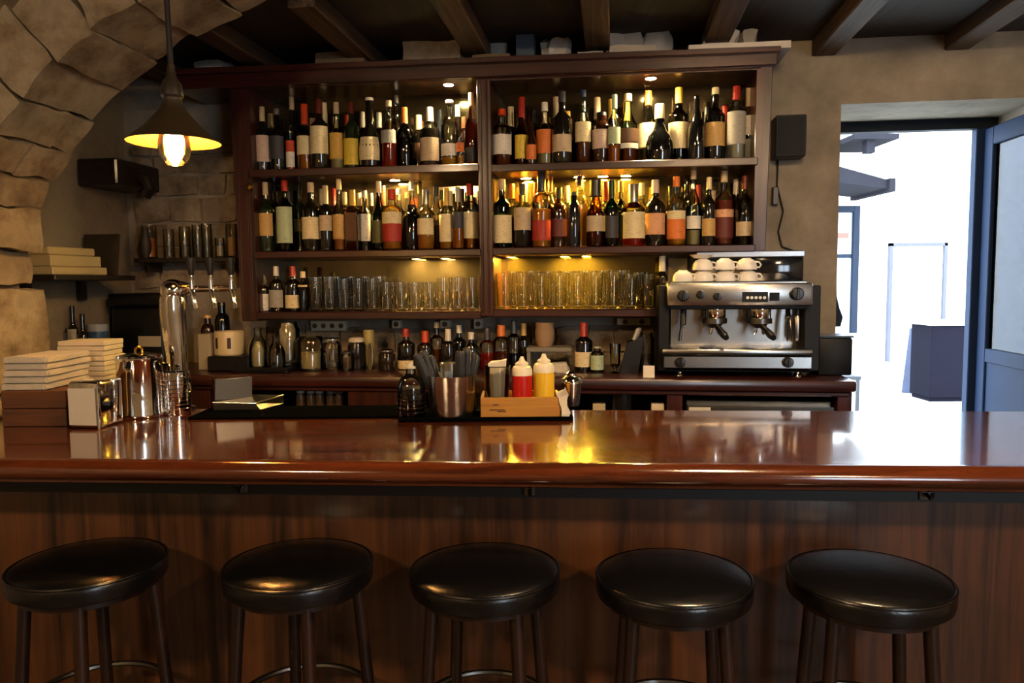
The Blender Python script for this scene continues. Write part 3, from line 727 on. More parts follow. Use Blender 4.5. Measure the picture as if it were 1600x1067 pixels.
lump('blue_carton', 806, 834, 54, -0.02, 0.1, P('blue_card', '3c4a58', 0.8), 'small blue-grey carton standing on the cabinet top', 'box', 0.003, 0.02)
lump('plastic_bag', 840, 892, 58, -0.01, 0.15, BAGM, 'crumpled grey bag right of the blue carton on the cabinet', 'bag', 0.03, 0.35)
lump('paper_roll', 900, 944, 78, -0.02, 0.06, PAPR, 'low roll of grey paper on the cabinet top', 'paper', 0.008, 0.3)
lump('folded_cloth', 950, 1026, 69, -0.05, 0.04, P('pale_cloth', 'a29c90', 0.9), 'folded pale cloth lying at the front of cabinet top', 'cloth', 0.008, 0.2)
lump('plastic_bag', 942, 1006, 47, 0.05, 0.18, BAGM, 'bulky crumpled bag behind the folded cloth on the cabinet', 'bag', 0.03, 0.35)
lump('plastic_bag', 1008, 1048, 40, 0.05, 0.16, BAGM, 'twisted white bag sticking up near the middle right of cabinet top', 'bag', 0.035, 0.3)
zb_ = ztop + 0.0
o = lump('white_board', 1076, 1236, 68, -0.06, 0.2, P('white_board', 'bcb8b0', 0.7), 'thin white board lying on the right end of cabinet top', 'board', 0.0, 0.0)
zt3 = max(v.co.z for v in o.data.vertices) + 0.001
lump('plastic_bag', 1098, 1158, 46, 0.0, 0.14, BAGM, 'crumpled grey bag lying on the white board', 'bag', 0.03, 0.35, zt3)
lump('paper_bag', 1160, 1184, 44, 0.0, 0.1, PAPR, 'small pale paper bag at the right on the white board', 'bag', 0.02, 0.3, zt3)

# ================================================================== BACK COUNTER
CF = -0.30                                            # its front edge stands before the cabinet
CZ = cab(870, 591, CF)[1]
s_r = cab(1340, 597, CF)[0]
cnt = thing('back_counter', 'long dark wooden back counter below the bottle cabinet', 'counter', CO, -ANG)
t_ = 18 * 3.3 / F
obj('worktop', B(S_L + 0.005, s_r, CF, WALL_OFF - 0.035, CZ - t_, CZ, 0.012, 2), MAH, cnt)
obj('edge_moulding', B(S_L + 0.005, s_r - 0.02, CF + 0.02, CF + 0.06, CZ - t_ - 0.022, CZ - t_, 0.006), MAH, cnt)
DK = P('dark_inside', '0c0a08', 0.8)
obj('back_panel', B(S_L + 0.005, s_r - 0.04, WALL_OFF - 0.06, WALL_OFF - 0.04, 0.0, CZ - t_), DK, cnt)
for xa, xb in ((545, 622), (1042, 1066), (1308, 1330), (300, 330)):
    a = cab(xa, 620, CF + .04)[0]; b = cab(xb, 620, CF + .04)[0]
    obj('cabinet_panel' if xa == 545 else 'upright', B(a, b, CF + 0.03, WALL_OFF - 0.065, 0.0, CZ - t_ - 0.001), MAHZ, cnt)
obj('lower_shelf', B(S_L + 0.005, s_r - 0.04, CF + 0.05, WALL_OFF - 0.065, CZ - 0.26, CZ - 0.24), DK, cnt)
# undercounter fridge
fx0, fx1 = cab(1072, 625, CF + .05)[0], cab(1303, 625, CF + .05)[0]; fz = cab(1180, 627, CF + .05)[1]
fr_ = thing('undercounter_fridge', 'stainless undercounter fridge below the coffee machine', 'fridge', cw((fx0 + fx1) / 2, 0, 0), -ANG)
hw = (fx1 - fx0) / 2
obj('fridge_body', B(-hw, hw, CF + 0.08, 0.2, 0.05, fz, 0.005), DSTEEL, fr_)
obj('door', B(-hw, hw, CF + 0.04, CF + 0.08, 0.08, fz - 0.02, 0.006), STEEL, fr_)
obj('handle_rail', B(-hw, hw, CF + 0.025, CF + 0.04, fz - 0.05, fz - 0.02, 0.006), STEEL, fr_)
obj('sticker', B(-hw + 0.01, -hw + 0.1, CF + 0.022, CF + 0.0245, fz - 0.048, fz - 0.024), P('sticker', 'c8c4b8', 0.6), fr_)
# small things kept below the counter
zl_ = CZ - 0.24
for i, x in enumerate((470, 486, 500, 517, 530)):
    s = cab(x, 628, CF + 0.12)[0]; k = 0.022
    t = thing('spice_jar', f'small jar with pale lid under the back counter, {ORD[i+1]} from left', 'jar', cw(s, CF + 0.12, zl_), -ANG, 'small jars under the counter')
    obj('jar_body', lathe([(0, 0), (k*.9, 0), (k, .004), (k, .13), (k*.8, .142), (k*.8, .146), (0, .146)], 14), P('jar_brown', '4a3a2a', 0.2), t)
    obj('lid', lathe([(0, .146), (k*.85, .146), (k*.85, .168), (k*.8, .172), (0, .172)], 14), WHITE, t)
for i, (x, c, nm) in enumerate(((936, 'b8a888', 'tan'), (1028, 'cfc4a8', 'cream'))):
    s = cab(x, 634, CF + 0.08)[0]
    o = obj('small_carton', B(-.028, .028, -.02, .02, 0, cab(x, 631, CF + .08)[1] - zl_, .003), P('carton_' + nm, c, 0.8), None, cw(s, CF + 0.1, zl_ + .0005), -ANG)
    tag(o, f'small {nm} carton on the shelf under the back counter', 'box')
s = cab(972, 634, CF + 0.08)[0]
o = obj('metal_bowl', lathe([(0, 0), (.03, 0), (.045, .05), (.05, .17), (.047, .17), (.042, .05), (0, .01)], 18), DSTEEL, None, cw(s, CF + .12, zl_ + .0005)); tag(o, 'tall metal bowl between two cartons under the back counter', 'bowl')

# ---- wall sockets and tags above the counter
SOCK = P('socket_plastic', 'dcd2b4', 0.5)
def walltag(x0, x1, y0, y1, label, name='power_strip', n_holes=0, cat='socket'):
    a, z1 = cab(x0, y0, WALL_OFF - .05); b, z0 = cab(x1, y1, WALL_OFF - .05)
    t = thing(name, label, cat, cw((a + b) / 2, WALL_OFF - .04, z0), -ANG); h = (b - a) / 2
    obj('housing', B(-h, h, -.012, .038, 0, z1 - z0, .004), SOCK, t)
    for i in range(max(1, n_holes)):
        x = -h + (i + .5) * 2 * h / max(1, n_holes)
        bm = lathe([(0, 0), (.013, 0), (.013, .003), (0, .003)], 14); bmesh.ops.rotate(bm, verts=bm.verts[:], cent=(0, 0, 0), matrix=Matrix.Rotation(math.pi / 2, 3, 'X'))
        obj('socket_hole', bm, P('socket_dark', '5a4632', 0.6), t, (x, -.0125, (z1 - z0) / 2))
walltag(485, 540, 501, 517, 'cream power strip with four outlets on stone wall', n_holes=4)
walltag(612, 626, 500, 513, 'single cream socket on stone wall, left of the pair', 'wall_socket')
walltag(687, 703, 500, 513, 'single cream socket on stone wall, behind the steel bucket', 'wall_socket')
walltag(740, 754, 498, 514, 'single yellowish socket on stone wall below the middle post', 'wall_socket')
walltag(964, 1016, 497, 508, 'long cream junction box on stone wall left of coffee machine', 'junction_box', 2)

# ---- bottles and jars standing on the back counter
zc = CZ + 0.0005
for i, (x, w_, yt, kd, gl, lq, lb, cp, off) in enumerate([
 (634, 27, 513, 'bord', 'dark', None, (562, 582, 'cream'), (526, 'red'), 0.0),
 (664, 24, 517, 'bord', 'dark', None, None, (540, 'orange-red'), 0.0),
 (682, 22, 503, 'bord', 'clear', (.4, 'amber'), None, (512, 'beige'), 0.08),
 (700, 22, 514, 'bord', 'dark', None, None, (534, 'white'), 0.0),
 (717, 22, 508, 'bord', 'dark', None, None, (520, 'white'), 0.09),
 (736, 24, 519, 'bord', 'black', None, None, (530, 'white'), 0.0),
 (761, 24, 512, 'bord', 'clear', (.4, 'red'), None, (532, 'charcoal'), 0.0),
 (783, 26, 508, 'whisky', 'clear', (.4, 'brown'), None, (532, 'orange'), 0.02),
 (803, 24, 500, 'bord', 'clear', (.3, 'dark'), None, (520, 'blue'), 0.08),
 (818, 18, 505, 'bord', 'dark', None, None, (524, 'tan'), 0.12),
 (912, 27, 504, 'bord', 'black', None, (549, 572, 'cream'), (536, 'red'), -0.02),
 (933, 20, 541, 'short', 'smoky', (.6, 'dark'), (549, 577, 'mint'), (547, 'grey'), -0.06)]):
    lw = f" with {lb[2]} label and" if lb else ", no label,"
    bottle(x, w_, yt, kd, gl, lq, lb, cp, off, zc, f"{GW[gl]} bottle{lw} {cp[1]} cap, {ORD[i+1]} from left on the back counter", 'bottles on the back counter')
def clat(name, px, yt, off, shape, m, label, cat, wpx, seg=20, zb=zc):
    """turned thing on the back counter: shape is [(r,z)] for unit radius and height"""
    s, z1 = cab(px, yt, off); b = cw(s, off, zb); R = wpx * mpp(b) / 2; H = z1 - zb
    o = obj(name, lathe([(r * R, z * H) for r, z in shape], seg), m, None, b, -ANG); return tag(o, label, cat), R, H, b
CLG = thin_glass('clear_jar_glass', 'f0f0e8', 0.75)
# tray with carafes and a big jar
s0 = cab(386, 575, -0.05)[0]; s1 = cab(470, 575, -0.05)[0]
t = thing('serving_tray', 'black round-edged tray under the glass carafes on back counter', 'tray', cw((s0 + s1) / 2, -0.09, CZ + .0005), -ANG)
hw = (s1 - s0) / 2
obj('base', B(-hw, hw, -.12, .12, 0, .012, .004), BLACK, t)
for y in (-.12, .114): obj('rim', B(-hw, hw, y, y + .006, .012, .026), BLACK, t)
for x in (-hw, hw - .006): obj('rim', B(x, x + .006, -.114, .114, .012, .026), BLACK, t)
zt_ = zc + 0.0125
CAR = [(0, 0), (.9, 0), (1, .03), (1, .5), (.8, .66), (.42, .8), (.4, .93), (.5, 1), (.44, 1), (.34, .92), (.36, .8), (.7, .66), (.92, .5), (.92, .05), (0, .04)]
JAR = [(0, 0), (.94, 0), (1, .03), (1, .84), (.8, .92), (.8, 1), (.76, 1), (.76, .92), (.95, .84), (.95, .05), (0, .04)]
clat('glass_carafe', 402, 512, -0.13, CAR, CLG, 'clear glass carafe with pale contents, left on the black tray', 'carafe', 30, zb=zt_)
clat('glass_carafe', 431, 524, -0.155, CAR, CLG, 'clear glass carafe with lit rim, middle front of the black tray', 'carafe', 27, zb=zt_)
o, R, H, b = clat('glass_jar', 449, 503, -0.03, JAR, CLG, 'big clear glass jar of crumpled paper on the black tray', 'jar', 38, zb=zt_)
bm = hexa([(-R*.62, -R*.62, .02), (R*.62, -R*.62, .02), (R*.62, R*.62, .02), (-R*.62, R*.62, .02), (-R*.6, -R*.6, H*.98), (R*.6, -R*.6, H*.98), (R*.6, R*.6, H*.98), (-R*.6, R*.6, H*.98)], 4, .012, 30, 3, .4)
tag(obj('crumpled_paper', bm, P('crumpled_white', 'c0b8a8', .9), None, b, -ANG, 15), 'crumpled white paper stuffed in the big glass jar', 'paper')
bm = lathe([(0, .012), (.028, .012), (.03, .02), (.028, .09), (.012, .13), (0, .132)], 14)
s = cab(402, 512, -0.13)[0]; tag(obj('carafe_contents', bm, P('pale_syrup', 'b0a888', .4), None, cw(s, -.13, zt_)), 'pale cordial filling the left carafe on the tray', 'drink')
def jar_with(px, wpx, yt, off, body, fillm, lidm, fill, label, lidlabel=None, name='storage_jar'):
    s, z1 = cab(px, yt, off); b = cw(s, off, zc); R = wpx * mpp(b) / 2; H = z1 - zc
    t = thing(name, label, 'jar', b, -ANG)
    hb = H * (.86 if lidm else 1)
    obj('jar_glass', lathe([(0, 0), (R*.92, 0), (R, .006), (R, hb*.85), (R*.8, hb), (R*.76, hb), (R*.95, hb*.84), (R*.95, .01), (0, .008)], 20), body, t)
    if fillm: obj('contents', lathe([(0, .012), (R*.88, .012), (R*.9, .016), (R*.9, hb*fill), (0, hb*fill + .004)], 16), fillm, t)
    if lidm: obj('lid', lathe([(0, hb), (R*.86, hb), (R*.88, hb + .004), (R*.86, H - .006), (R*.6, H), (0, H)], 20), lidm, t)
jar_with(485, 46, 526, -.06, CLG, P('cream_flour', 'c2b48c', .9), None, .52, 'round glass jar half full of cream powder on back counter')
jar_with(518, 30, 527, -.02, CLG, P('grey_ice', '8e8c84', .3), STEEL, .3, 'clear glass jar with steel lid beside the cream powder jar')
jar_with(542, 19, 548, -.08, CLG, P('brown_beans', '4c2c18', .6), DSTEEL, .8, 'narrow jar of brown beans on back counter')
jar_with(557, 28, 527, -.02, P('black_jar', '17151a', .2), None, P('white_lid', 'cfc6b4', .5), .5, 'black jar with a bulging white lid on back counter')
clat('tin', 576, 515, .1, [(0, 0), (1, 0), (1, .94), (.95, 1), (0, 1)], P('yellow_tin', 'a8985c', .4), 'tall yellowish tin behind the black jar', 'tin', 17)
s, z1 = cab(583, 536, -.06); b = cw(s, -.06, zc); r_ = (z1 - zc) / 2
bm = lathe([(0, 0), (r_*.6, .004), (r_, .014), (r_, .018), (r_*.6, .008), (0, .004)], 28)
o = obj('standing_plate', bm, P('grey_plate', '8a8676', .35), None, b + Vector((0, 0, r_)), -ANG); o.rotation_euler = (math.radians(88), 0, -ANG - math.radians(62)); tag(o, 'grey plate standing on its edge on the back counter', 'plate')
jar_with(604, 26, 545, -.06, P('dark_glass_jar', '241c14', .12, spec=.7), None, STEEL, .5, 'squat dark jar with bright steel lid on back counter')
# small shelf with a clay pot
s0 = cab(822, 546, .02)[0]; s1 = cab(900, 546, .02)[0]; zp = cab(860, 543, .02)[1]
t = thing('counter_rack', 'small grey rack standing on the back counter', 'rack', cw((s0 + s1) / 2, .02, zc), -ANG); hw = (s1 - s0) / 2
obj('rack_board', B(-hw, hw, -.0, .14, zp - zc - .022, zp - zc, .003), P('grey_board', '7c766a', .7), t)
for x in (-hw + .004, hw - .02):
    obj('rack_leg', B(x, x + .016, .0, .14, 0, zp - zc - .022), P('grey_board', '7c766a', .7), t)
clat('clay_pot', 851, 503, .09, [(0, 0), (.75, 0), (.95, .25), (1, .6), (.92, .85), (.98, .9), (.98, 1), (.88, 1), (.84, .8), (.8, .2), (0, .06)], P('clay', '9a7c5c', .8), 'pale clay pot standing on the small grey rack', 'pot', 30, zb=zp + .0005)
tag(obj('white_cloth', hexa([(-.07, -.03, 0), (.07, -.03, 0), (.07, .05, 0), (-.07, .05, 0), (-.05, -.02, .05), (.06, -.02, .04), (.06, .04, .05), (-.05, .04, .04)], 4, .012, 25, 4, .3), CLOTH, None, cw(cab(868, 565, -.05)[0], -.09, zc), -ANG), 'crumpled cloth on the back counter before the grey rack', 'cloth')
o, R, H, b = clat('tall_glass', 961, 537, -.1, [(0, 0), (.9, 0), (.3, .06), (.25, .14), (.9, .3), (1, 1), (.93, 1), (.82, .32), (0, .2)], CLG, 'tall footed glass near the coffee machine on back counter', 'glass', 18)
t = thing('knife_block', 'slanted black knife block beside the coffee machine', 'knife block', cw(cab(986, 560, -.06)[0], -.06, zc), -ANG)
obj('block', hexa([(-.05, -.06, 0), (.03, -.06, 0), (.03, .06, 0), (-.05, .06, 0), (-.015, -.06, .14), (.055, -.06, .165), (.055, .06, .165), (-.015, .06, .14)], 0), BLACK, t)
for i in range(3): obj('knife_handle', tube([(.01 + .005*i, -.035 + .035*i, .15), (.03 + .005*i, -.035 + .035*i, .2)], .008, 8), P('handle_grey', 'a8a498', .3), t)
clat('glass_jug', 1010, 520, -.02, JAR, CLG, 'clear glass jug right beside the coffee machine', 'jug', 24)
o = obj('price_card', hexa([(-.024, -.008, 0), (.024, -.008, 0), (.024, .012, 0), (-.024, .012, 0), (-.024, 0, .05), (.024, 0, .05), (.024, .006, .05), (-.024, .006, .05)], 0), P('white_card', 'd8d0bc', .7), None, cw(cab(1014, 585, CF + .05)[0], CF + .06, zc), -ANG); tag(o, 'small blank white card at the counter edge beside coffee machine', 'card')

# ================================================================== COFFEE MACHINE
EF = -0.25                                            # front of its drip tray
def ex(px, py, off=EF): return cab(px, py, off)
ze0 = zc
em = thing('espresso_machine', 'two-group steel coffee machine with black sides on back counter', 'coffee machine', cw(0, 0, 0), -ANG)
def ebox(name, x0, y0, x1, y1, o0, o1, m, bev=.004, parent=em, seg=1):
    a, zt = cab(x0, y0, o0); b, zb = cab(x1, y1, o0)
    return obj(name, B(a, b, o0, o1, zb, zt, bev, seg), m, parent)
BK2 = P('black_enamel', '090a0c', .5, spec=.25)
ebox('side_panel', 1029, 446, 1046, 580, -.17, .24, BK2); ebox('side_panel', 1258, 446, 1280, 580, -.17, .24, BK2)
ebox('splash_panel', 1047, 478, 1256, 548, -.06, -.05, MSTEEL)
ebox('body', 1044, 450, 1262, 548, -.045, .24, BK2)
ebox('upper_panel', 1043, 443, 1270, 478, -.23, -.02, MSTEEL, .008, seg=2)
ebox('upper_trim', 1046, 476, 1262, 483, -.20, -.06, BK2)
ebox('cup_tray', 1046, 440, 1262, 444, -.22, .22, MSTEEL)
ebox('drip_tray', 1034, 545, 1271, 556, EF, -.03, MSTEEL, .008, seg=2)
ebox('lower_panel', 1037, 556, 1269, 577, EF + .01, .2, MSTEEL, .004)
ebox('base', 1040, 577, 1266, 582, EF + .04, .22, BK2)
for x in (1062, 1246):
    s, z = cab(x, 585, EF + .07); obj('foot', lathe([(0, 0), (.018, 0), (.016, .008), (.012, .014), (.012, z - ze0 + .012), (0, z - ze0 + .012)], 14), CHROME, em, (s, EF + .07, ze0))
for x in (1075, 1235):
    s, z = cab(x, 585, .1); obj('foot', lathe([(0, 0), (.018, 0), (.012, .014), (.012, .05), (0, .05)], 14), CHROME, em, (s, .1, ze0))
def knob(x, y, rpx, off, m=BLACK, nm='knob'):
    s, z = cab(x, y, off); r = rpx * 3.3 / F
    bm = lathe([(0, 0), (r, 0), (r, .012), (r * .8, .022), (0, .024)], 20)
    box(bm, -r * .18, r * .18, -r * .85, r * .85, .022, .03, .002)
    bmesh.ops.rotate(bm, verts=bm.verts[:], cent=(0, 0, 0), matrix=Matrix.Rotation(math.pi / 2, 3, 'X'))
    return obj(nm, bm, m, em, (s, off - .0005, z))
for x, y, r in ((1067, 462, 9), (1094, 460, 6.5), (1121, 463, 6.5), (1245, 459, 10)): knob(x, y, r, -.23)
for x in (1063, 1231): knob(x, 566, 8, EF + .01)
ebox('control_panel', 1160, 456, 1200, 472, -.234, -.229, BK2, .001); ebox('display', 1203, 457, 1218, 470, -.234, -.229, P('dark_display', '0a0c0e', .1), .001)
for i in range(5):
    s, z = cab(1168 + i * 6.6, 465, -.234); bm = lathe([(0, 0), (.0065, 0), (.0065, .003), (0, .004)], 12)
    bmesh.ops.rotate(bm, verts=bm.verts[:], cent=(0, 0, 0), matrix=Matrix.Rotation(math.pi / 2, 3, 'X'))
    obj('button', bm, P('button_white', 'd8dcd8', .3), em, (s, -.2345, z))
for x in (1117, 1187):
    s, z = cab(x, 482, -.15); k = 3.35 / F
    g = obj('group_head', lathe([(0, -22*k), (15*k, -22*k), (17*k, -19*k), (17*k, 0), (0, 0)], 24), CHROME, em, (s, -.15, z))
    pf = obj('portafilter', lathe([(0, -30*k), (8*k, -30*k), (13*k, -24*k), (19*k, -23*k), (19*k, -15*k), (17.2*k, -15*k), (17.2*k, -20*k), (0, -22*k)], 24), DSTEEL, em, (s, -.15, z))
    obj('handle', tube([(0, -.03, -24*k), (.008, -.07, -30*k), (.02, -.15, -38*k), (.024, -.18, -41*k)], [.012, .013, .016, .012], 12), BLACK, pf)
    obj('spout', tube([(-.012, 0, -29*k), (-.014, 0, -36*k), (-.02, 0, -40*k)], .006, 8), CHROME, pf)
    obj('spout', tube([(.012, 0, -29*k), (.014, 0, -36*k), (.02, 0, -40*k)], .006, 8), CHROME, pf)
# steam wands
for x, dx in ((1068, -6), (1231, 2)):
    pts = [cab(x, 482, -.13), cab(x + dx * .3, 500, -.15), cab(x + dx, 533, -.17)]
    wd = obj('steam_wand', tube([(p[0], o, p[1]) for p, o in zip(pts, (-.13, -.15, -.17))], .007 if x < 1100 else .011, 10), CHROME, em)
    if x < 1100: obj('grip', tube([(pts[0][0], -.13, pts[0][1]), (pts[1][0] + .003, -.15, pts[1][1] - .02)], .014, 10), BLACK, wd)
s, z = cab(1246, 492, -.14); s2, z2 = cab(1246, 532, -.14)
obj('hot_water_tap', lathe([(0, z2 - z), (.013, z2 - z), (.015, z2 - z + .004), (.015, -.005), (.012, 0), (0, 0)], 16), MSTEEL, em, (s, -.14, z))
obj('tap_collar', tube([(s, -.14, z - .002), (s, -.14, z + .03)], .009, 10), BLACK, em)
# hood over the cup warmer
ebox('warmer_hood', 1172, 400, 1256, 440, .02, .22, P('smoked_plastic', '14161a', .08, spec=.7), .012, seg=2)
ebox('hood_lid', 1088, 393, 1258, 401, -.0, .23, P('grey_metal_lid', '9aa0a8', .3, .8), .004)
ebox('hood_post', 1090, 401, 1096, 440, .18, .2, CHROME, .001)
# black box to the right
t = thing('knock_box', 'black knock-out box standing right of the coffee machine', 'box', cw(cab(1302, 580, -.1)[0], -.05, zc), -ANG)
r_ = 25 * 3.4 / F; hh = cab(1302, 527, -.1)[1] - zc
obj('body', B(-r_, r_, -.08, .1, 0, hh, .01, 2), BK2, t); obj('lid', B(-r_ - .003, r_ + .003, -.085, .105, hh, hh + .008, .003), P('slate_lid', '2c3440', .2), t)
# cups on the machine
zcup = cab(1150, 440, -.2)[1] + .0012
def cup(px, row_, off, label, kx=1):
    s = cab(px, 430, off)[0]; t = thing('coffee_cup', label, 'cup', cw(s, off, zcup + row_), -ANG, 'white cups on the coffee machine')
    R = .043
    obj('cup_bowl', lathe([(0, .05), (.019, .05), (.021, .046), (.033, .040), (.042, .026), (.0445, .012), (.0445, .0), (.042, .0), (.039, .024), (.03, .037), (0, .042)], 22), WHITE, t)
    obj('handle', tube([(.042, 0, .01), (.055, 0, .009), (.062, 0, .02), (.054, 0, .031), (.038, 0, .033)], .004, 8), WHITE, t, None, -.4 * kx)
for i, x in enumerate((1067, 1099, 1133, 1168)): cup(x, 0, -.14, f'upturned white cup, {ORD[i+1]} from left in bottom row on coffee machine')
for i, x in enumerate((1098, 1132, 1166)): cup(x, .0505, -.14, f'upturned white cup, {ORD[i+1]} from left in upper row on coffee machine')
s = cab(1096, 400, -.02)[0]
for i, x in enumerate((1112, 1150)): cup(x, 0, -.04, f'upturned white cup at the back, {ORD[i+1]} from left, on coffee machine')
o = obj('saucer', lathe([(0, 0), (.03, 0), (.05, .012), (.052, .012), (.032, -.003), (0, -.003)], 22), WHITE, None, cw(cab(1096, 405, -.14)[0], -.14, zcup + .0505 + .054)); tag(o, 'white saucer topping the second stack of upturned cups', 'saucer')

# ================================================================== WALL RIGHT OF THE CABINET
a, z1 = cab(1211, 181, .2); b, z0 = cab(1258, 245, .2)
t = thing('wall_speaker', 'small black loudspeaker mounted on plaster wall right of cabinet', 'speaker', cw((a + b) / 2, .24, z0), -ANG)
hw = (b - a) / 2
obj('case', B(-hw, hw, -.06, .055, 0, z1 - z0, .006), P('speaker_case', '16181c', .5), t)
obj('grille', B(-hw + .008, hw - .008, -.066, -.06, .008, z1 - z0 - .008, .002), P('speaker_cloth', '1e2024', .8, bump=.4, bscale=300), t)
pts = [cab(1216, 246, WALL_OFF - .012), cab(1214, 290, WALL_OFF - .012), cab(1224, 330, WALL_OFF - .012), cab(1216, 362, WALL_OFF - .012), cab(1222, 385, WALL_OFF - .012), cab(1240, 392, WALL_OFF - .012)]
o = obj('speaker_cable', tube([(p[0], WALL_OFF - .012, p[1]) for p in pts], .004, 8), BLACK, None, CO, -ANG); tag(o, 'thin black cable hanging below the wall speaker', 'cable')
a, z1 = cab(1207, 292, .27); b, z0 = cab(1216, 320, .27)
o = obj('cable_box', B(a, b, .26, .3, z0, z1, .004), BLACK, None, CO, -ANG); tag(o, 'small black plug box on wall under the speaker', 'socket')
a, z1 = cab(1046, 402, .2); b, z0 = cab(1076, 440, .2)
o = obj('wall_notice', B(a, b, WALL_OFF - .02, WALL_OFF - .003, z0, z1, .002), P('notice_board', 'b8aa8c', .8), None, CO, -ANG); tag(o, 'small cream board on wall behind the coffee cups', 'board')

# ================================================================== DOORWAY AND STREET
DO = WALL_OFF + WALL_T                                # outer face of the wall
BLUEP = P('grey_blue_paint', '1c3050', .6, spec=.12)
zh = cab(1420, 199, DO - .06)[1]
d1 = struct(cabobj('door_1', B(S_D0, S_D1, DO - .08, DO - .02, zh - .02, Z_LINT), P('door_head_paint', '20262e', .7, spec=.1)))
sh_ = cab(1527, 400, DO - .08)[0]
# open leaf, hinged at the outer right, swung inwards
leaf = struct(cabobj('door_2', B(sh_ - .03, sh_ + .035, DO - .09, DO - .03, 0.0, zh - .02, .004), BLUEP))
L0 = DO - .10; L1 = L0 - .86; x0, x1 = sh_ + .005, sh_ + .045; zp1 = cab(1545, 548, DO - .1)[1]; zT = zh - .03
obj('stile', B(x0, x1, L0 - .09, L0, .02, zT, .004), BLUEP, leaf); obj('stile', B(x0, x1, L1, L1 + .09, .02, zT, .004), BLUEP, leaf)
obj('top_rail', B(x0, x1, L1 + .09, L0 - .09, zT - .09, zT, .004), BLUEP, leaf)
obj('middle_rail', B(x0, x1, L1 + .09, L0 - .09, zp1 - .05, zp1 + .02, .004), BLUEP, leaf)
obj('bottom_rail', B(x0, x1, L1 + .09, L0 - .09, .02, .16, .004), BLUEP, leaf)
obj('panel', B(x0 + .01, x1 - .01, L1 + .09, L0 - .09, .16, zp1 - .05), BLUEP, leaf)
obj('pane', B(x0 + .018, x1 - .018, L1 + .09, L0 - .09, zp1 + .02, zT - .09), thin_glass('door_pane', '6c7e9c', .35, .01, 0.0), leaf)
# the street
WALLW = P('white_street_wall', 'e6e4de', .8, var=.06)
tag(obj('street_paving', B(-6, 14, 4.62, 17, -.12, -.02), P('pale_paving', 'c8c6c0', .8, var=.1)), 'pale bright street paving outside the open door', 'paving')
bpy.data.objects['street_paving']['kind'] = 'structure'
st = thing('street_house', 'sunlit white house across the street seen through doorway', 'building', (6, 14.4, 0))
obj('house_wall', B(-9, 9, 0, .3, -.02, 5.6), WALLW, st)
def gp(px, py, z=-.02): return hit_z(px, py, z)
def yp(px, py, y): return hit_y(px, py, y)
p0 = yp(1392, 430, 14.38); p1 = yp(1397, 575, 14.38)
hd = obj('house_door', B(p0.x - 6, p0.x - 6 + .95, -.05, 0, .0, 2.15, .01), P('white_door', 'd8dade', .6), st)
for xx in (p0.x - 6.06, p0.x - 6 + .95): obj('door_frame', B(xx, xx + .06, -.09, 0, .0, 2.2), P('door_frame_grey', '585862', .9, spec=.03), hd)
obj('door_frame', B(p0.x - 6.06, p0.x - 6 + 1.01, -.09, 0, 2.15, 2.21), P('door_frame_grey', '585862', .9, spec=.03), hd)
pb = yp(1492, 380, 14.38); pc = yp(1528, 380, 14.38)
sb = obj('shutter', B(pb.x - 6, pc.x - 6 + .3, -.06, 0, .9, 4.2, .01), P('pale_blue_shutter', '9cc0d8', .6), st)
# neighbour on the left with a dark framed window and an awning
nb = thing('shop_front', 'pale shop front with grey framed window left of the doorway view', 'building', (0, 0, 0))
pa = yp(1336, 300, 8.4)
obj('shop_wall', B(pa.x - 2.2, pa.x - .35, 8.45, 8.75, -.02, 4.6), WALLW, nb)
q0 = yp(1309, 322, 8.4); q1 = yp(1337, 520, 8.4)
GF = P('grey_frame', '282e3a', .9, spec=.03)
obj('window_post', B(q1.x - .07, q1.x, 8.36, 8.44, q1.z, q0.z, .005), GF, nb)
obj('window_rail', B(q0.x - .4, q1.x - .07, 8.36, 8.44, q0.z - .07, q0.z, .005), GF, nb)
qz = yp(1320, 400, 8.4).z; obj('window_rail', B(q0.x - .4, q1.x - .07, 8.38, 8.43, qz - .02, qz + .02, .005), GF, nb)
qz = yp(1320, 425, 8.4); obj('shop_sign', B(q0.x - .02, q0.x + .12, 8.385, 8.40, yp(1320, 372, 8.4).z, yp(1320, 364, 8.4).z), P('red_sign', 'd04a3a', .5), nb)
obj('window_pane', B(q0.x - .4, q1.x - .07, 8.40, 8.42, q1.z, q0.z - .07), P('shop_pane', 'a8b4c4', .1), nb)
obj('shop_step', B(q1.x - 1.8, q1.x - .0, 8.3, 8.6, -.02, q1.z), P('shop_plinth', 'd0d0cc', .7), nb)
aw = thing('awning', 'dark wooden awning end sticking out above the shop window', 'awning', (0, 0, 0))
r0 = yp(1300, 262, 7.6); r1 = yp(1392, 287, 7.6)
AWM = P('awning_grey', '28272c', .9, spec=.03)
obj('awning_board', hexa([(r0.x - .6, 7.6, r0.z - .06), (r1.x, 7.6, r1.z - .05), (r1.x, 8.4, r1.z - .05), (r0.x - .6, 8.4, r0.z - .06), (r0.x - .6, 7.6, r0.z + .20), (r1.x, 7.6, r1.z + .03), (r1.x, 8.4, r1.z + .03), (r0.x - .6, 8.4, r0.z + .20)], 0), AWM, aw)
obj('awning_end', B(r1.x - .03, r1.x + .03, 7.56, 8.44, r1.z - .08, r1.z + .05, .005), AWM, aw)
eb = thing('eaves_bracket', 'grey roof bracket high in the bright doorway view', 'bracket', (0, 0, 0))
e0 = yp(1335, 217, 7.4); e1 = yp(1405, 222, 7.4)
obj('bracket_board', B(e0.x, e1.x, 7.4, 8.2, e0.z, e0.z + .05), AWM, eb)
em_ = (e0.x + e1.x) / 2 - .03; obj('bracket_post', B(em_ - .04, em_ + .04, 7.45, 7.55, e0.z - .12, e0.z), AWM, eb)
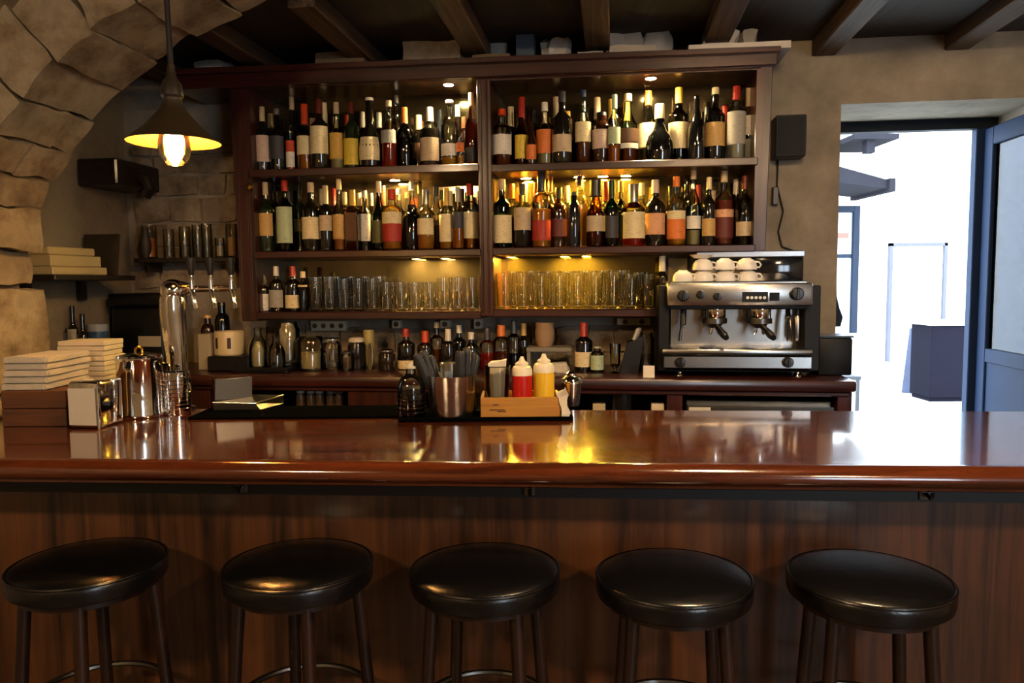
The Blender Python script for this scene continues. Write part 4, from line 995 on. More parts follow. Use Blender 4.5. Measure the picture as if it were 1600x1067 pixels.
# dark cabinet and leaning board on the street
cY = 9.2
c0 = gp(1452, 628); cY = c0.y; c1 = yp(1514, 508, cY)
CABM = P('street_cabinet_grey', '17161f', .9, spec=.03)
t = thing('street_cabinet', 'dark grey cabinet standing outside on the bright street', 'cabinet', (c0.x, cY, -.02))
cwid = c1.x - c0.x + .25
obj('body', B(0, cwid, 0, .5, .05, c1.z + .02, .01), CABM, t); obj('top', B(-.04, cwid + .03, -.04, .54, c1.z + .02, c1.z + .07, .006), WALLW, t); obj('plinth', B(.02, cwid - .02, .03, .47, 0, .05), CABM, t)
b0 = gp(1430, 612); bt = yp(1452, 510, b0.y + .1)
tag(obj('leaning_board', hexa([(-.12, -.1, 0), (.16, -.32, 0), (.17, -.29, 0), (-.11, -.07, 0), (.06, .08, bt.z), (.34, -.1, bt.z - .03), (.35, -.07, bt.z - .03), (.07, .11, bt.z)], 0), P('board_grey', '4c5266', .9, spec=.03), None, (b0.x - .12, b0.y, -.02)), 'grey board leaning against the dark street cabinet', 'board')
# chair back seen beside the jamb
t = thing('street_chair', 'slim dark metal chair outside just right of the knock box', 'chair', (0, 0, 0))
k0 = yp(1318, 540, 6.2); k1 = yp(1340, 600, 6.2)
DKM = P('dark_metal', '20242c', .5)
for x in (k0.x, k1.x):
    for y in (6.2, 6.6): obj('leg', B(x - .012, x + .012, y - .012, y + .012, -.02, (k0.z if y > 6.5 else k0.z - .28)), DKM, t)
obj('seat', B(k0.x - .02, k1.x + .02, 6.18, 6.62, k0.z - .28, k0.z - .25), DKM, t)
obj('backrest', B(k0.x - .012, k1.x + .012, 6.588, 6.612, k0.z - .03, k0.z + .02), DKM, t)
# dark jacket hanging on the door jamb
j0 = cab(1303, 430, DO + .02); j1 = cab(1322, 512, DO + .02)
t = obj('hanging_jacket', hexa([(j0[0] - .2, DO + .005, j1[1]), (j1[0] - .025, DO + .005, j1[1]), (j1[0] - .025, DO + .09, j1[1]), (j0[0] - .2, DO + .09, j1[1]), (j0[0] - .16, DO + .005, j0[1]), (j0[0] + .012, DO + .005, j0[1]), (j0[0] + .012, DO + .06, j0[1]), (j0[0] - .16, DO + .06, j0[1])], 4, .02, 14, 2, .15), P('dark_blue_cloth', '18202c', .9), None, CO, -ANG)
tag(t, 'dark jacket hanging at the outer edge of the doorway', 'jacket')

# ================================================================== LEFT ALCOVE
# shelf on the left wall with folded cream trays
def lw(px, py):                                       # point on the left wall: (off, z)
    d = ray(px, py); t = (S_L - (CAM - CO).dot(CU)) / d.dot(CU); p = CAM + d * t
    return (p - CO).dot(CN), p.z
o0, z_a = lw(60, 437); o1, z_b = lw(178, 437)
o0 = max(o0, -.60)
zs = cab(120, 430, -.3)[1]
BKW = wood('black_wood', '0c0806', '241a12', 'y', .5, .1)
t = thing('wall_shelf', 'dark wooden shelf on the plastered alcove wall', 'shelf', cw(S_L, 0, 0), -ANG)
sx = cab(180, 430, -.2)[0] - S_L
obj('board', B(0.002, .24, -.58, -.02, zs - .025, zs, .004), BKW, t)
obj('bracket', B(.002, .03, -.5, -.46, zs - .12, zs - .025), BKW, t); obj('bracket', B(.002, .03, -.14, -.10, zs - .12, zs - .025), BKW, t)
CRM = P('cream_tray', 'a8986c', .6)
for i, (zz, hh, nm) in enumerate(((0, .035, 'lowest'), (.036, .05, 'middle'), (.087, .035, 'topmost'))):
    bm = bmesh.new(); box(bm, -.10 + .008 * i, .10 - .008 * i, -.2, .16 - .03 * i, 0, hh, .004, 1)
    tag(obj('baking_tray', bm, CRM, None, cw(S_L + .115, -.36, zs + .0005 + zz), -ANG), f'cream folded tray, {nm} of the stack on the alcove shelf', 'tray', 'cream trays on the alcove shelf')
o = obj('picture', hexa([(-.08, -.005, 0), (.1, -.005, 0), (.1, .01, 0), (-.08, .01, 0), (-.08, .03, .2), (.1, .03, .2), (.1, .045, .2), (-.08, .045, .2)], 0), P('dark_frame', '2c2418', .5), None, cw(S_L + .12, -.14, zs + .0005), -ANG); tag(o, 'dark framed picture leaning on the alcove shelf beside cream trays', 'picture')
# dark carved bracket high on the back wall
a, z1 = cab(124, 256, .05); b, z0 = cab(228, 312, .05)
t = thing('wall_cupboard', 'dark wooden box with curved end high in the alcove', 'box', cw(max(a, S_L + .01), .0, z0), -ANG); wd = b - max(a, S_L + .01)
obj('box_body', B(0, wd * .8, -.1, .262, .06, z1 - z0, .008), BKW, t)
obj('curved_end', tube([(wd * .8, .08, z1 - z0 - .06), (wd * .95, .08, z1 - z0 - .09), (wd, .08, (z1 - z0) * .3), (wd * .9, .08, .03)], .035, 10), BKW, t)
# glass shelf on back wall
a, zg = cab(214, 404, .14); b, _ = cab(368, 404, .14)
t = thing('glass_shelf', 'short dark shelf holding glasses on the rubble wall', 'shelf', cw((a + b) / 2, .2, zg), -ANG); hw = (b - a) / 2
obj('board', B(-hw, hw, -.09, .066, -.022, 0, .003), BKW, t)
for x in (-hw + .05, hw - .06): obj('bracket', B(x, x + .012, -.05, .066, -.07, -.022), BKW, t)
DG = thin_glass('dim_glass', 'f2f0e6', .4)
for i, (x, yt, wd, fm) in enumerate(((232, 352, 24, 'b0642c'), (263, 358, 17, None), (288, 354, 18, None), (308, 352, 18, None), (322, 350, 17, None), (343, 372, 15, 'a89c88'), (361, 350, 18, 'b08a4c'))):
    s, z1 = cab(x, yt, .18); b_ = cw(s, .18, zg + .0005); R = wd * mpp(b_) / 2; H = z1 - zg
    t = thing('shelf_glass', f'glass vessel, {ORD[i+1]} from left on the short alcove shelf', 'glass', b_, -ANG, 'glasses on the alcove shelf')
    obj('vessel', lathe([(0, 0), (R*.9, 0), (R, .005), (R, H*.8), (R*.95, H), (R*.9, H), (R*.95, H*.8), (R*.94, .008), (0, .007)], 16), DG, t)
    if fm: obj('contents', lathe([(0, .009), (R*.88, .009), (R*.9, .012), (R*.9, H*.6), (0, H*.62)], 14), P('fill_' + fm, fm, .6), t)
o = obj('wall_vase', lathe([(0, 0), (.025, 0), (.05, .05), (.055, .1), (.03, .17), (.03, .2), (.026, .2), (.024, .17), (0, .16)], 18), P('dark_clay', '241a12', .6), None, cw(cab(206, 395, .1)[0] + .01, .12, zg + .0), -ANG); tag(o, 'dark clay vase standing at the left end of the alcove shelf', 'vase')
o.location = cw(a - .02 + .075, .135, zg + .0005); o.scale = (.55, .55, .8)

# things at the left end of the back counter
def cbox(name, x0, x1, yt, off0, off1, m, label, cat, zb=zc, bev=.006):
    a = cab(x0, 540, off0)[0]; b = cab(x1, 540, off0)[0]; z1 = cab((x0 + x1) / 2, yt, off0)[1]
    o = obj(name, B(-(b - a) / 2, (b - a) / 2, 0, off1 - off0, 0, z1 - zb, bev), m, None, cw((a + b) / 2, off0, zb), -ANG); return tag(o, label, cat), z1
DKB = P('dark_appliance', '0c0e0e', .3, coat=.2)
t = thing('blender_machine', 'large black kitchen machine at the left end of back counter', 'appliance', cw(cab(215, 540, .0)[0], .0, zc), -ANG)
z1 = cab(215, 458, .0)[1] - zc; hw = (cab(258, 540, 0)[0] - cab(176, 540, 0)[0]) / 2
obj('machine_body', B(-hw, hw, 0, .22, 0, z1 * .82, .02, 3), DKB, t); obj('machine_top', B(-hw * 1.05, hw * 1.05, -.01, .23, z1 * .82, z1, .015, 3), DKB, t)
obj('rating_plate', B(hw * .05, hw * .9, -.003, 0, z1 * .28, z1 * .42), P('grey_plate_label', 'a09882', .6), t)
obj('spout', B(-hw * .6, -hw * .1, -.05, 0, z1 * .08, z1 * .14, .004), P('tan_spout', 'a88450', .5), t)
cbox('storage_box', 190, 214, 466, .225, .262, DKB, 'tall thin black board behind the black kitchen machine', 'box')
s, z1 = cab(152, 507, -.18); b_ = cw(s, -.18, zc); R = 14 * mpp(b_); H = z1 - zc
t = thing('blue_tin', 'round blue tin with pale rim at left end of back counter', 'tin', b_, -ANG)
obj('tin_body', lathe([(0, 0), (R, 0), (R, H * .86), (0, H * .86)], 18), P('blue_tin', '2c4a70', .4), t); obj('rim', lathe([(0, H*.86), (R * 1.08, H * .86), (R * 1.08, H), (R * .9, H), (R*.9, H*.9), (0, H*.9)], 18), P('pale_rim', '8c94a0', .5), t)
for i, (x, w_, yt, lb) in enumerate(((84, 16, 480, None), (98, 15, 486, (512, 540, 'charcoal')), (112, 16, 478, (514, 540, 'grey')), (128, 15, 490, (507, 520, 'beige')))):
    bottle(x, w_, yt, 'bord', 'dark', None, lb, None, -.22, zc, f'dim dark bottle by the stone pier, {ORD[i+1]} from left', 'dim bottles beside the stone pier')
o, z1b = cbox('black_base', 322, 388, 557, -.16, .04, BLACK, 'low black box carrying the cream mug on back counter', 'box')
s = cab(354, 540, -.1)[0]; zm = z1b + .0005; zt_m = cab(354, 518, -.1)[1]; b_ = cw(s, -.07, zm); R = 23 * mpp(b_); H = zt_m - zm
t = thing('cream_pot', 'wide cream pot with dark printed marks on the low black box', 'pot', b_, -ANG)
obj('pot_body', lathe([(0, 0), (R * .94, 0), (R, .006), (R, H * .94), (R * .96, H), (R * .9, H), (R * .92, .01), (0, .008)], 24), P('cream_glaze', 'c0b088', .3), t)
for a in (-.45, .45):
    obj('printed_mark', arc_patch(R + .0008, H * .3, H * .75, .12, 3), P('mark_brown', '3a2014', .6), t, None, a)
cbox('label_box', 308, 328, 522, -.12, .0, P('pale_box', '988c74', .7), 'small pale carton with round emblem beside the beer tower', 'box')
bottle(346, 22, 472, 'short', 'black', None, None, (480, 'black'), .12, zc, 'tall black canister behind the cream pot', 'back counter canisters', 'canister')
bottle(324, 20, 492, 'short', 'brown', None, None, (500, 'tan'), .14, zc, 'brown canister with tan lid behind the pale carton', 'back counter canisters', 'canister')

# ================================================================== PENDANT LAMP
PY = 2.40
pc_ = hit_y(272, 222, PY); k = mpp(pc_)
lamp = thing('pendant_lamp', 'hanging lamp with wide conical shade and bare glowing bulb', 'lamp', (pc_.x, PY, pc_.z))
RB = 70 * k
SHADE = P('enamel_shade', '2e2416', .45, var=.15); GLOW_LINING = P('orange_glow_lining', 'b07a34', .5, var=.08)  # dark outside; the bulb's orange glow is put into the inner colour
obj('shade', lathe([(RB, 0), (RB * .62, 22*k), (RB * .3, 48*k), (RB * .2, 62*k), (RB * .2, 66*k), (RB * .19, 66*k), (RB * .19, 61*k), (RB * .29, 47*k), (RB * .61, 21*k), (RB * .995, -.001), (RB, 0)], 40, close=False), SHADE, lamp)
obj('shade_glow_lining', lathe([(RB * .17, 58*k), (RB * .27, 45*k), (RB * .59, 18.5*k), (RB * .985, -.002)], 40, close=False), GLOW_LINING, lamp)  # added inner skin, coloured like the lamplit underside
obj('socket', lathe([(0, 40*k), (13*k, 40*k), (14*k, 66*k), (17*k, 70*k), (15*k, 88*k), (7*k, 100*k), (5*k, 118*k), (0, 118*k)], 20), P('dark_socket', '2a221a', .4), lamp)
zc2 = Z_CEIL - pc_.z
obj('cord', tube([(0, 0, 116*k), (-.004, 0, zc2 * .6), (-.008, 0, zc2)], .009, 8), P('black_cord', '0c0a08', .7), lamp)
obj('glass_bulb', lathe([(16*k, 40*k), (20*k, 20*k), (24*k, 0), (24.5*k, -14*k), (21*k, -26*k), (13*k, -35*k), (0, -38*k)], 24, close=False), thin_glass('bulb_glass', 'fff0d0', .5), lamp)
obj('filament_bulb', lathe([(0, -17*k), (8*k, -15*k), (14*k, -6*k), (15*k, 4*k), (8*k, 18*k), (7*k, 38*k), (0, 38*k)], 16), emis('bulb_glow', 'ffc478', BULB), lamp)

# ================================================================== BAR
BZ = 1.10
fl = hit_z(0, 716, BZ); fr2 = hit_z(1600, 729, BZ); bl = hit_z(0, 638, BZ); br = hit_z(1600, 643, BZ)
def lerp_x(a, b, x): t = (x - a.x) / (b.x - a.x); return a.y + (b.y - a.y) * t
XL, XR = -1.95, 2.6
yfL, yfR = lerp_x(fl, fr2, XL), lerp_x(fl, fr2, XR); ybL, ybR = lerp_x(bl, br, XL), lerp_x(bl, br, XR)
bar = thing('bar_counter', 'long varnished wooden bar counter with rounded front edge', 'bar counter', (0, 2.2, 0))
OY = -2.2
def slab(bm, f0, f1, b0, b1, z0, z1):
    c = [(XL, f0), (XR, f1), (XR, b1), (XL, b0)]
    lo = [bm.verts.new((x, y + OY, z0)) for x, y in c]; hi = [bm.verts.new((x, y + OY, z1)) for x, y in c]
    bm.faces.new(list(reversed(lo))); bm.faces.new(hi)
    for i in range(4): bm.faces.new((lo[i], lo[(i+1) % 4], hi[(i+1) % 4], hi[i]))
    return bm
obj('bar_top', slab(bmesh.new(), yfL, yfR, ybL, ybR, BZ - .05, BZ), BAR_TOP, bar)
# rounded nosing along the front: profile swept from left to right (y offset, z)
np_ = [(0.0, 0.0), (-.006, .004), (-.016, .004), (-.03, -.001), (-.042, -.012), (-.048, -.026), (-.045, -.036), (-.037, -.045), (-.028, -.049), (-.028, -.055), (-.016, -.061), (.02, -.061), (.02, -.05), (0, -.05)]
bm = bmesh.new(); rings = []
for x, y in ((XL, yfL), (XR, yfR)): rings.append([bm.verts.new((x, y + OY + a, BZ + b)) for a, b in np_])
for i in range(len(np_)):
    j = (i + 1) % len(np_); bm.faces.new((rings[0][i], rings[0][j], rings[1][j], rings[1][i]))
bm.faces.new(rings[0]); bm.faces.new(list(reversed(rings[1])))
obj('nosing', bm, BAR_TOP, bar, sharp=50)
PF = 0.24                                             # how far the front panel stands back
obj('apron', slab(bmesh.new(), yfL + .05, yfR + .05, yfL + .09, yfR + .09, BZ - .105, BZ - .051), P('black_painted_wood', '060506', .5), bar)
panel_y0, panel_y1 = yfL + PF, yfR + PF
edges_px = [XL, -1.5, -.87, -.22, .43, 1.08, 1.73, XR]
for a, b in zip(edges_px, edges_px[1:]):
    ya = panel_y0 + (panel_y1 - panel_y0) * (a - XL) / (XR - XL); yb = panel_y0 + (panel_y1 - panel_y0) * (b - XL) / (XR - XL)
    bm = hexa([(a, ya + OY, .0), (b - .0004, yb + OY, .0), (b - .0004, yb + OY + .03, .0), (a, ya + OY + .03, .0), (a, ya + OY, BZ - .051), (b - .0004, yb + OY, BZ - .051), (b - .0004, yb + OY + .03, BZ - .051), (a, ya + OY + .03, BZ - .051)], 0)
    obj('front_panel', bm, BAR_FRONT, bar)
obj('back_panel', slab(bmesh.new(), ybL - .05, ybR - .05, ybL - .02, ybR - .02, 0, BZ - .051), BKW, bar)
for i, px in enumerate((362, 828, 1431)):
    yq = yfL + (yfR - yfL) * .5 + .045; p = hit_y(px, 772, yq)
    t = thing('bag_hook', f'small dark bag hook under the bar edge, {ORD[i+1]} from left', 'hook', (p.x, lerp_x(Vector((XL, yfL, 0)), Vector((XR, yfR, 0)), p.x) + .0495, BZ - .085), 0, 'hooks under the bar')
    obj('plate', B(-.016, .016, -.005, 0, -.014, .014, .002), DSTEEL, t)
    obj('hook_arm', tube([(0, -.005, .002), (0, -.028, -.004), (0, -.034, .006), (0, -.034, .012)], .005, 8), P('hook_metal', '28242a', .25, .8), t)

# ---- bar stools
def stool(px, py, rz, label):
    ZS = .835; p = hit_z(px, py, ZS); R = .190
    t = thing('bar_stool', label, 'stool', (p.x, p.y, 0), rz, 'bar stools')
    obj('cushion', lathe([(0, ZS - .05), (R * .93, ZS - .05), (R * .985, ZS - .044), (R, ZS - .032), (R, ZS - .012), (R * .985, ZS - .002), (R * .95, ZS + .004), (R * .8, ZS + .012), (R * .5, ZS + .019), (0, ZS + .022)], 48), LEATHER, t)
    obj('piping', torus(R * .985, .0045, 48, 8, None, (0, 0, ZS - .001)), LEATHER, t)
    obj('seat_base', lathe([(0, ZS - .072), (R * .8, ZS - .072), (R * .86, ZS - .067), (R * .86, ZS - .0505), (0, ZS - .0505)], 32), DARKWOOD, t)
    for i in range(4):
        a = math.pi / 4 + i * math.pi / 2; c, s_ = math.cos(a), math.sin(a)
        obj('leg', tube([(.148 * c, .148 * s_, ZS - .06), (.212 * c, .212 * s_, 0.0)], .0165, 12), DARKWOOD, t)
    obj('foot_ring', torus(.176, .0085, 40, 8, None, (0, 0, .47)), DSTEEL, t)
stool(139, 878, -.44, 'black leather bar stool at the far left end of the row')
stool(467, 880, -.40, 'black leather bar stool, second from left')
stool(758, 888, -.24, 'black leather bar stool in the middle of the row')
stool(1052, 899, -.09, 'black leather bar stool, second from right')
stool(1357, 901, -.15, 'black leather bar stool at the far right end of the row')

# ================================================================== THINGS ON THE BAR
Z0 = BZ + .0006
def bp(px, py): return hit_z(px, py, BZ)
# mat and tray
p = bp(292, 656); q = bp(622, 656); r_ = bp(300, 640); 
o = obj('bar_mat', B(0, q.x - p.x, 0, r_.y - p.y + .02, 0, .008, .003), RUBBER, None, (p.x, p.y, Z0)); tag(o, 'long black rubber bar mat along the back of the bar', 'mat')
p = bp(622, 660); q = bp(897, 660); ty = p.y
t = thing('bar_tray', 'dark flat tray under bucket and wooden crate', 'tray', (p.x, p.y, Z0)); W = q.x - p.x; D = .27
obj('tray_base', B(0, W, 0, D, 0, .006, .002), RUBBER, t); obj('tray_rim', B(0, W, 0, .008, .006, .014, .002), RUBBER, t); obj('tray_rim', B(0, W, D - .008, D, .006, .014, .002), RUBBER, t)
obj('tray_rim', B(0, .008, .008, D - .008, .006, .014, .002), RUBBER, t); obj('tray_rim', B(W - .008, W, .008, D - .008, .006, .014, .002), RUBBER, t)
ZT = Z0 + .0066
TRAYP = Vector((p.x, p.y, 0))
def tp(px, dy): # point on the tray, dy behind its front
    y = ty + dy; d = ray(px, 640); return Vector((d.x / d.y * y, y, ZT))
def hz(px, py, y): return hit_y(px, py, y).z
# sauce bottle
b = tp(643, .05); k = mpp(b); R = 22 * k; H = hz(643, 567, b.y) - ZT
t = thing('sauce_bottle', 'clear pump bottle of dark sauce at left end of tray', 'bottle', b)
obj('bottle_glass', lathe([(0, 0), (R*.9, 0), (R, .008), (R, H*.52), (R*.96, H*.62), (R*.7, H*.74), (R*.36, H*.80), (R*.34, H*.9), (0, H*.9)], 24), CLG, t)
obj('sauce', lathe([(0, .004), (R*.88, .004), (R*.96, .012), (R*.96, H*.55), (0, H*.55)], 24), P('dark_sauce', '070504', .1), t)
obj('spout', lathe([(0, H*.9), (R*.36, H*.9), (R*.36, H*.93), (R*.2, H*.95), (R*.14, H), (0, H)], 16), P('clear_cap', 'b8b4a8', .2), t)
for zz in (.12, .2, .28, .36, .44): obj('rib', torus(R + .0002, .0016, 24, 6, None, (0, 0, H * zz)), P('dark_sauce_rib', '151210', .1), t)
# bucket
b = tp(706, .075); k = mpp(b); R = 38 * k; H = hz(706, 590, b.y - R) - ZT
t = thing('steel_bucket', 'brushed steel bucket full of black handled tools', 'bucket', b)
obj('bucket_wall', lathe([(0, 0), (R*.86, 0), (R*.88, .004), (R, H - .004), (R*1.015, H), (R*.985, H), (R*.97, H - .006), (R*.85, .008), (0, .006)], 36), STEEL, t)
b2 = b + Vector((-.005, .02, .0075)); Ri = R * .44
o = obj('steel_cup', lathe([(0, 0), (Ri*.8, 0), (Ri, H + .03), (Ri*.95, H + .03), (Ri*.76, .006), (0, .006)], 24), STEEL, None, b2); tag(o, 'small steel cup standing inside the bucket', 'cup')
HAN = P('black_handle', '050608', .5)
def tool(dx, dy, px, py, label, w_=.014):
    base = b + Vector((dx, dy, .012)); top = hit_y(px, py, b.y + dy * 1.2)
    t2 = thing('bar_tool', label, 'tool', base, 0, 'tools in the steel bucket'); v = top - base
    obj('blade', tube([(0, 0, 0), v * .42], .004, 6), STEEL, t2)
    n_ = v.normalized(); sd = Vector((1, 0, 0)); sd = (sd - n_ * sd.dot(n_)).normalized(); fw = n_.cross(sd)
    bm = bmesh.new(); rings = []
    for f_, s_ in ((.40, .7), (.55, 1), (.9, 1.05), (.98, .9), (1.0, .5)):
        c_ = v * f_; rings.append([bm.verts.new(c_ + sd * w_ * s_ * math.cos(a) + fw * w_ * .6 * s_ * math.sin(a)) for a in [2 * math.pi * i / 10 for i in range(10)]])
    for r1, r2 in zip(rings, rings[1:]):
        for i in range(10): bm.faces.new((r1[i], r1[(i+1) % 10], r2[(i+1) % 10], r2[i]))
    bm.faces.new(list(reversed(rings[0]))); bm.faces.new(rings[-1])
    obj('handle', bm, HAN, t2); obj('edge', tube([v * .5 + sd * w_, v * .97 + sd * w_], .002, 6), STEEL, t2)
tool(-.036, -.02, 650, 553, 'black handled tool leaning far left in the bucket')
tool(-.04, .012, 660, 548, 'black handled tool leaning left behind the first in bucket')
tool(-.028, .04, 672, 556, 'short black handled tool leaning left at bucket back')
tool(.03, -.028, 718, 548, 'black handled tool with bright edge, leftmost of right group in bucket')
tool(.04, -.008, 729, 543, 'black handled tool, tallest upright in the bucket right')
tool(.042, .016, 740, 550, 'black handled tool leaning right in the bucket')
tool(.046, .034, 747, 556, 'thin black handled tool leaning furthest right in bucket', .008)
# clear glass behind
o = obj('water_glass', lathe([(0, 0), (.026, 0), (.028, .004), (.033, .12), (.031, .12), (.026, .01), (0, .008)], 20), CLG, None, tp(750, .2)); tag(o, 'clear glass standing behind bucket and crate on tray', 'glass')
# crate
b = tp(751, .02); e = tp(876, .02); W = e.x - b.x; H = hz(800, 621, b.y) - ZT; D = .17
CR = wood('crate_pine', '8a5a1a', 'b8852c', 'x', .6, .1)
t = thing('wooden_crate', 'small open pine crate holding squeeze bottles on tray', 'crate', b)
obj('front_board', B(0, W, 0, .009, 0, H, .0015), CR, t); obj('back_board', B(0, W, D - .009, D, 0, H, .0015), CR, t)
obj('side_board', B(0, .009, .009, D - .009, 0, H * 1.0, .0015), CR, t); obj('side_board', B(W - .009, W, .009, D - .009, 0, H, .0015), CR, t)
obj('bottom_board', B(.009, W - .009, .009, D - .009, 0, .006), CR, t)
INK = P('print_ink', '4a2c10', .7)
for i, (x, z, w_) in enumerate(((.04, .62, .02), (.03, .38, .05), (.055, .30, .03))): obj('printed_mark', B(x, x + w_, -.0006, 0, H * z, H * z + .004), INK, t)
zi = ZT + .0065
def squeeze(px, dy, wpx, ytop, yfill, c, label):
    q = tp(px, dy); q.z = zi; k = mpp(q); R = wpx * k / 2; H2 = hz(px, ytop, q.y) - zi; hf = hz(px, yfill, q.y) - zi
    t = thing('squeeze_bottle', label, 'bottle', q)
    obj('bottle_body', lathe([(0, 0), (R*.92, 0), (R, .006), (R, hf), (0, hf)], 22), P('sauce_' + c, {'red': 'a8180c', 'yellow': 'd8b02c'}[c], .3), t)
    obj('bottle_shoulder', lathe([(0, hf), (R, hf), (R, hf + (H2 - hf) * .28), (R*.85, hf + (H2 - hf) * .46), (R*.6, hf + (H2 - hf) * .52), (0, hf + (H2 - hf) * .52)], 22), P('milky_plastic', 'd0c8b0', .35), t)
    a = hf + (H2 - hf) * .52
    obj('nozzle', lathe([(0, a), (R*.62, a), (R*.62, a + .008), (R*.3, a + .016), (R*.16, H2), (0, H2)], 16), P('milky_plastic', 'd0c8b0', .35), t)
squeeze(816, .06, 32, 557, 586, 'red', 'clear squeeze bottle of red ketchup in the crate')
squeeze(850, .07, 33, 553, 581, 'yellow', 'squeeze bottle of yellow mustard in the crate')
q = tp(778, .075); q.z = zi; k = mpp(q); R = 20 * k
t = thing('plastic_cup', 'clear plastic cup filled with napkins in the crate', 'cup', q); H2 = hz(778, 572, q.y) - zi
obj('cup_wall', lathe([(0, 0), (R*.75, 0), (R*.77, .004), (R, H2), (R*1.04, H2), (R*1.04, H2 + .003), (R*.96, H2), (R*.73, .006), (0, .005)], 22), CLG, t)
o = obj('folded_napkin', hexa([(-R*.5, -R*.5, .01), (R*.5, -R*.5, .01), (R*.5, R*.5, .01), (-R*.5, R*.5, .01), (-R*.7, -R*.5, H2 + .012), (R*.62, -R*.5, H2 + .022), (R*.7, R*.4, H2 + .022), (-R*.5, R*.4, H2 + .016)], 4, .003, 40, 1), P('white_napkin', 'c8c0ae', .9), None, q); tag(o, 'folded white napkin sticking out of the plastic cup', 'napkin')
q = tp(874, .14); q.z = zi
q.x = min(q.x, e.x - .03); o = obj('blue_bottle', lathe([(0, 0), (.015, 0), (.017, .004), (.017, .09), (.01, .105), (.01, .125), (0, .126)], 16), P('blue_glass', '141c34', .1), None, q); tag(o, 'small dark blue bottle at the crate back right', 'bottle')
# shaker, crumpled paper
q = bp(893, 650); q.y += .22; d = ray(893, 640); q.x = d.x / d.y * q.y; q.z = Z0; k = mpp(q); R = 15 * k; H = hz(893, 580, q.y) - Z0
t = thing('cocktail_shaker', 'steel cocktail shaker right of the wooden crate', 'shaker', q)
obj('shaker_cup', lathe([(0, 0), (R*.8, 0), (R*.82, .004), (R*1.05, H*.66), (0, H*.66)], 26), STEEL, t); obj('shaker_top', lathe([(0, H*.66), (R*1.08, H*.66), (R*1.08, H*.7), (R*.95, H*.8), (R*.55, H*.88), (0, H*.885)], 26), CHROME, t)
obj('shaker_cap', lathe([(0, H*.885), (R*.5, H*.885), (R*.5, H*.94), (R*.3, H), (0, H)], 20), CHROME, t)
q = tp(886, .012); q.x = TRAYP.x + (bp(897, 660) - bp(622, 660)).x - .03; q.z = ZT
o = obj('paper_twist', hexa([(-.008, -.004, 0), (.012, -.004, 0), (.014, .012, 0), (-.006, .012, 0), (-.022, .0, .085), (.008, -.004, .1), (.012, .008, .1), (-.018, .01, .085)], 4, .014, 38, 8), P('white_napkin', 'c8c0ae', .9), None, q, 0, 15); tag(o, 'crumpled white paper twist at the right end of tray', 'paper')

# ---- left end of the bar
p = bp(4, 667); q = bp(102, 667); H = hz(50, 611, p.y) - Z0; W = q.x - p.x
BX = wood('old_box_wood', '3a2010', '6a3c1c', 'x', .6, .05)
t = thing('wooden_box', 'old brown wooden box under the folded towels', 'box', (p.x, p.y, Z0)); D = .28
for zz in (0, H / 2 + .001): obj('front_board', B(0, W, 0, .012, zz, zz + H / 2 - .001, .002), BX, t)
obj('side_board', B(0, .012, .012, D, 0, H, .002), BX, t); obj('side_board', B(W - .012, W, .012, D, 0, H, .002), BX, t); obj('back_board', B(.012, W - .012, D - .012, D, 0, H), BX, t)
obj('lid_board', B(.012, W - .012, .012, D - .012, H - .012, H - .001), BX, t)
zb = Z0 + H + .0005
def towel(x, y, z, sx, sy, h, rz, m, label, cat, group, name, seed):
    bm = hexa([(-sx, -sy, 0), (sx, -sy, 0), (sx, sy, 0), (-sx, sy, 0), (-sx, -sy, h), (sx, -sy, h), (sx, sy, h), (-sx, sy, h)], 6, 0, 1, seed)
    for v in bm.verts:
        n_ = noise.noise(v.co * 11 + Vector((seed * 5, 0, 0))); v.co.x += n_ * .004; v.co.y += noise.noise(v.co * 9 + Vector((0, seed, 3))) * .004
        if v.co.z > h * .5: v.co.z += n_ * .0012
    bmesh.ops.bevel(bm, geom=[e for e in bm.edges if e.calc_face_angle(0) > .8], offset=h * .3, segments=2, affect='EDGES')
    o = obj(name, bm, m, None, (x, y, z), rz); return tag(o, label, cat, group)
tw = hz(50, 557, p.y + .1) - zb; nt_ = 5; hh = tw / nt_
cx = (hit_y(4, 600, p.y + .02).x + hit_y(74, 600, p.y + .02).x) / 2 - .008
for i in range(nt_):
    towel(cx + .002 * i + .008, p.y + .142 + .004 * (i % 2), zb + i * (hh + .0014), .074 - .001 * (i % 2), .13, hh, .03 * (i % 3 - 1), CLOTH, f'folded white towel, {ORD[i+1]} from bottom of the towel stack', 'towel', 'folded towels on the box', 'folded_towel', i + 1)
p2 = bp(145, 652); x2 = p2.x - .0; y2 = p.y + .36
z_lo = Z0; z_hi = hz(142, 532, y2 - .06); NC = 14; hh = (z_hi - z_lo) / NC
NAPK = P('paper_napkin', 'b4aa92', .9)
for i in range(NC):
    o = obj('napkin_pack', B(-.085 + .002 * (i % 3), .085 - .002 * (i % 2), -.07, .07, 0, hh - .0018, .0012), NAPK, None, (hit_y(143, 560, y2).x + .003 * math.sin(i * 2.1), y2, z_lo + i * hh), .03 * math.sin(i * 1.7))
    tag(o, f'thin white napkin pack, {ORD[i+1]} from bottom of the tall pile', 'napkin', 'napkin packs behind the towels')
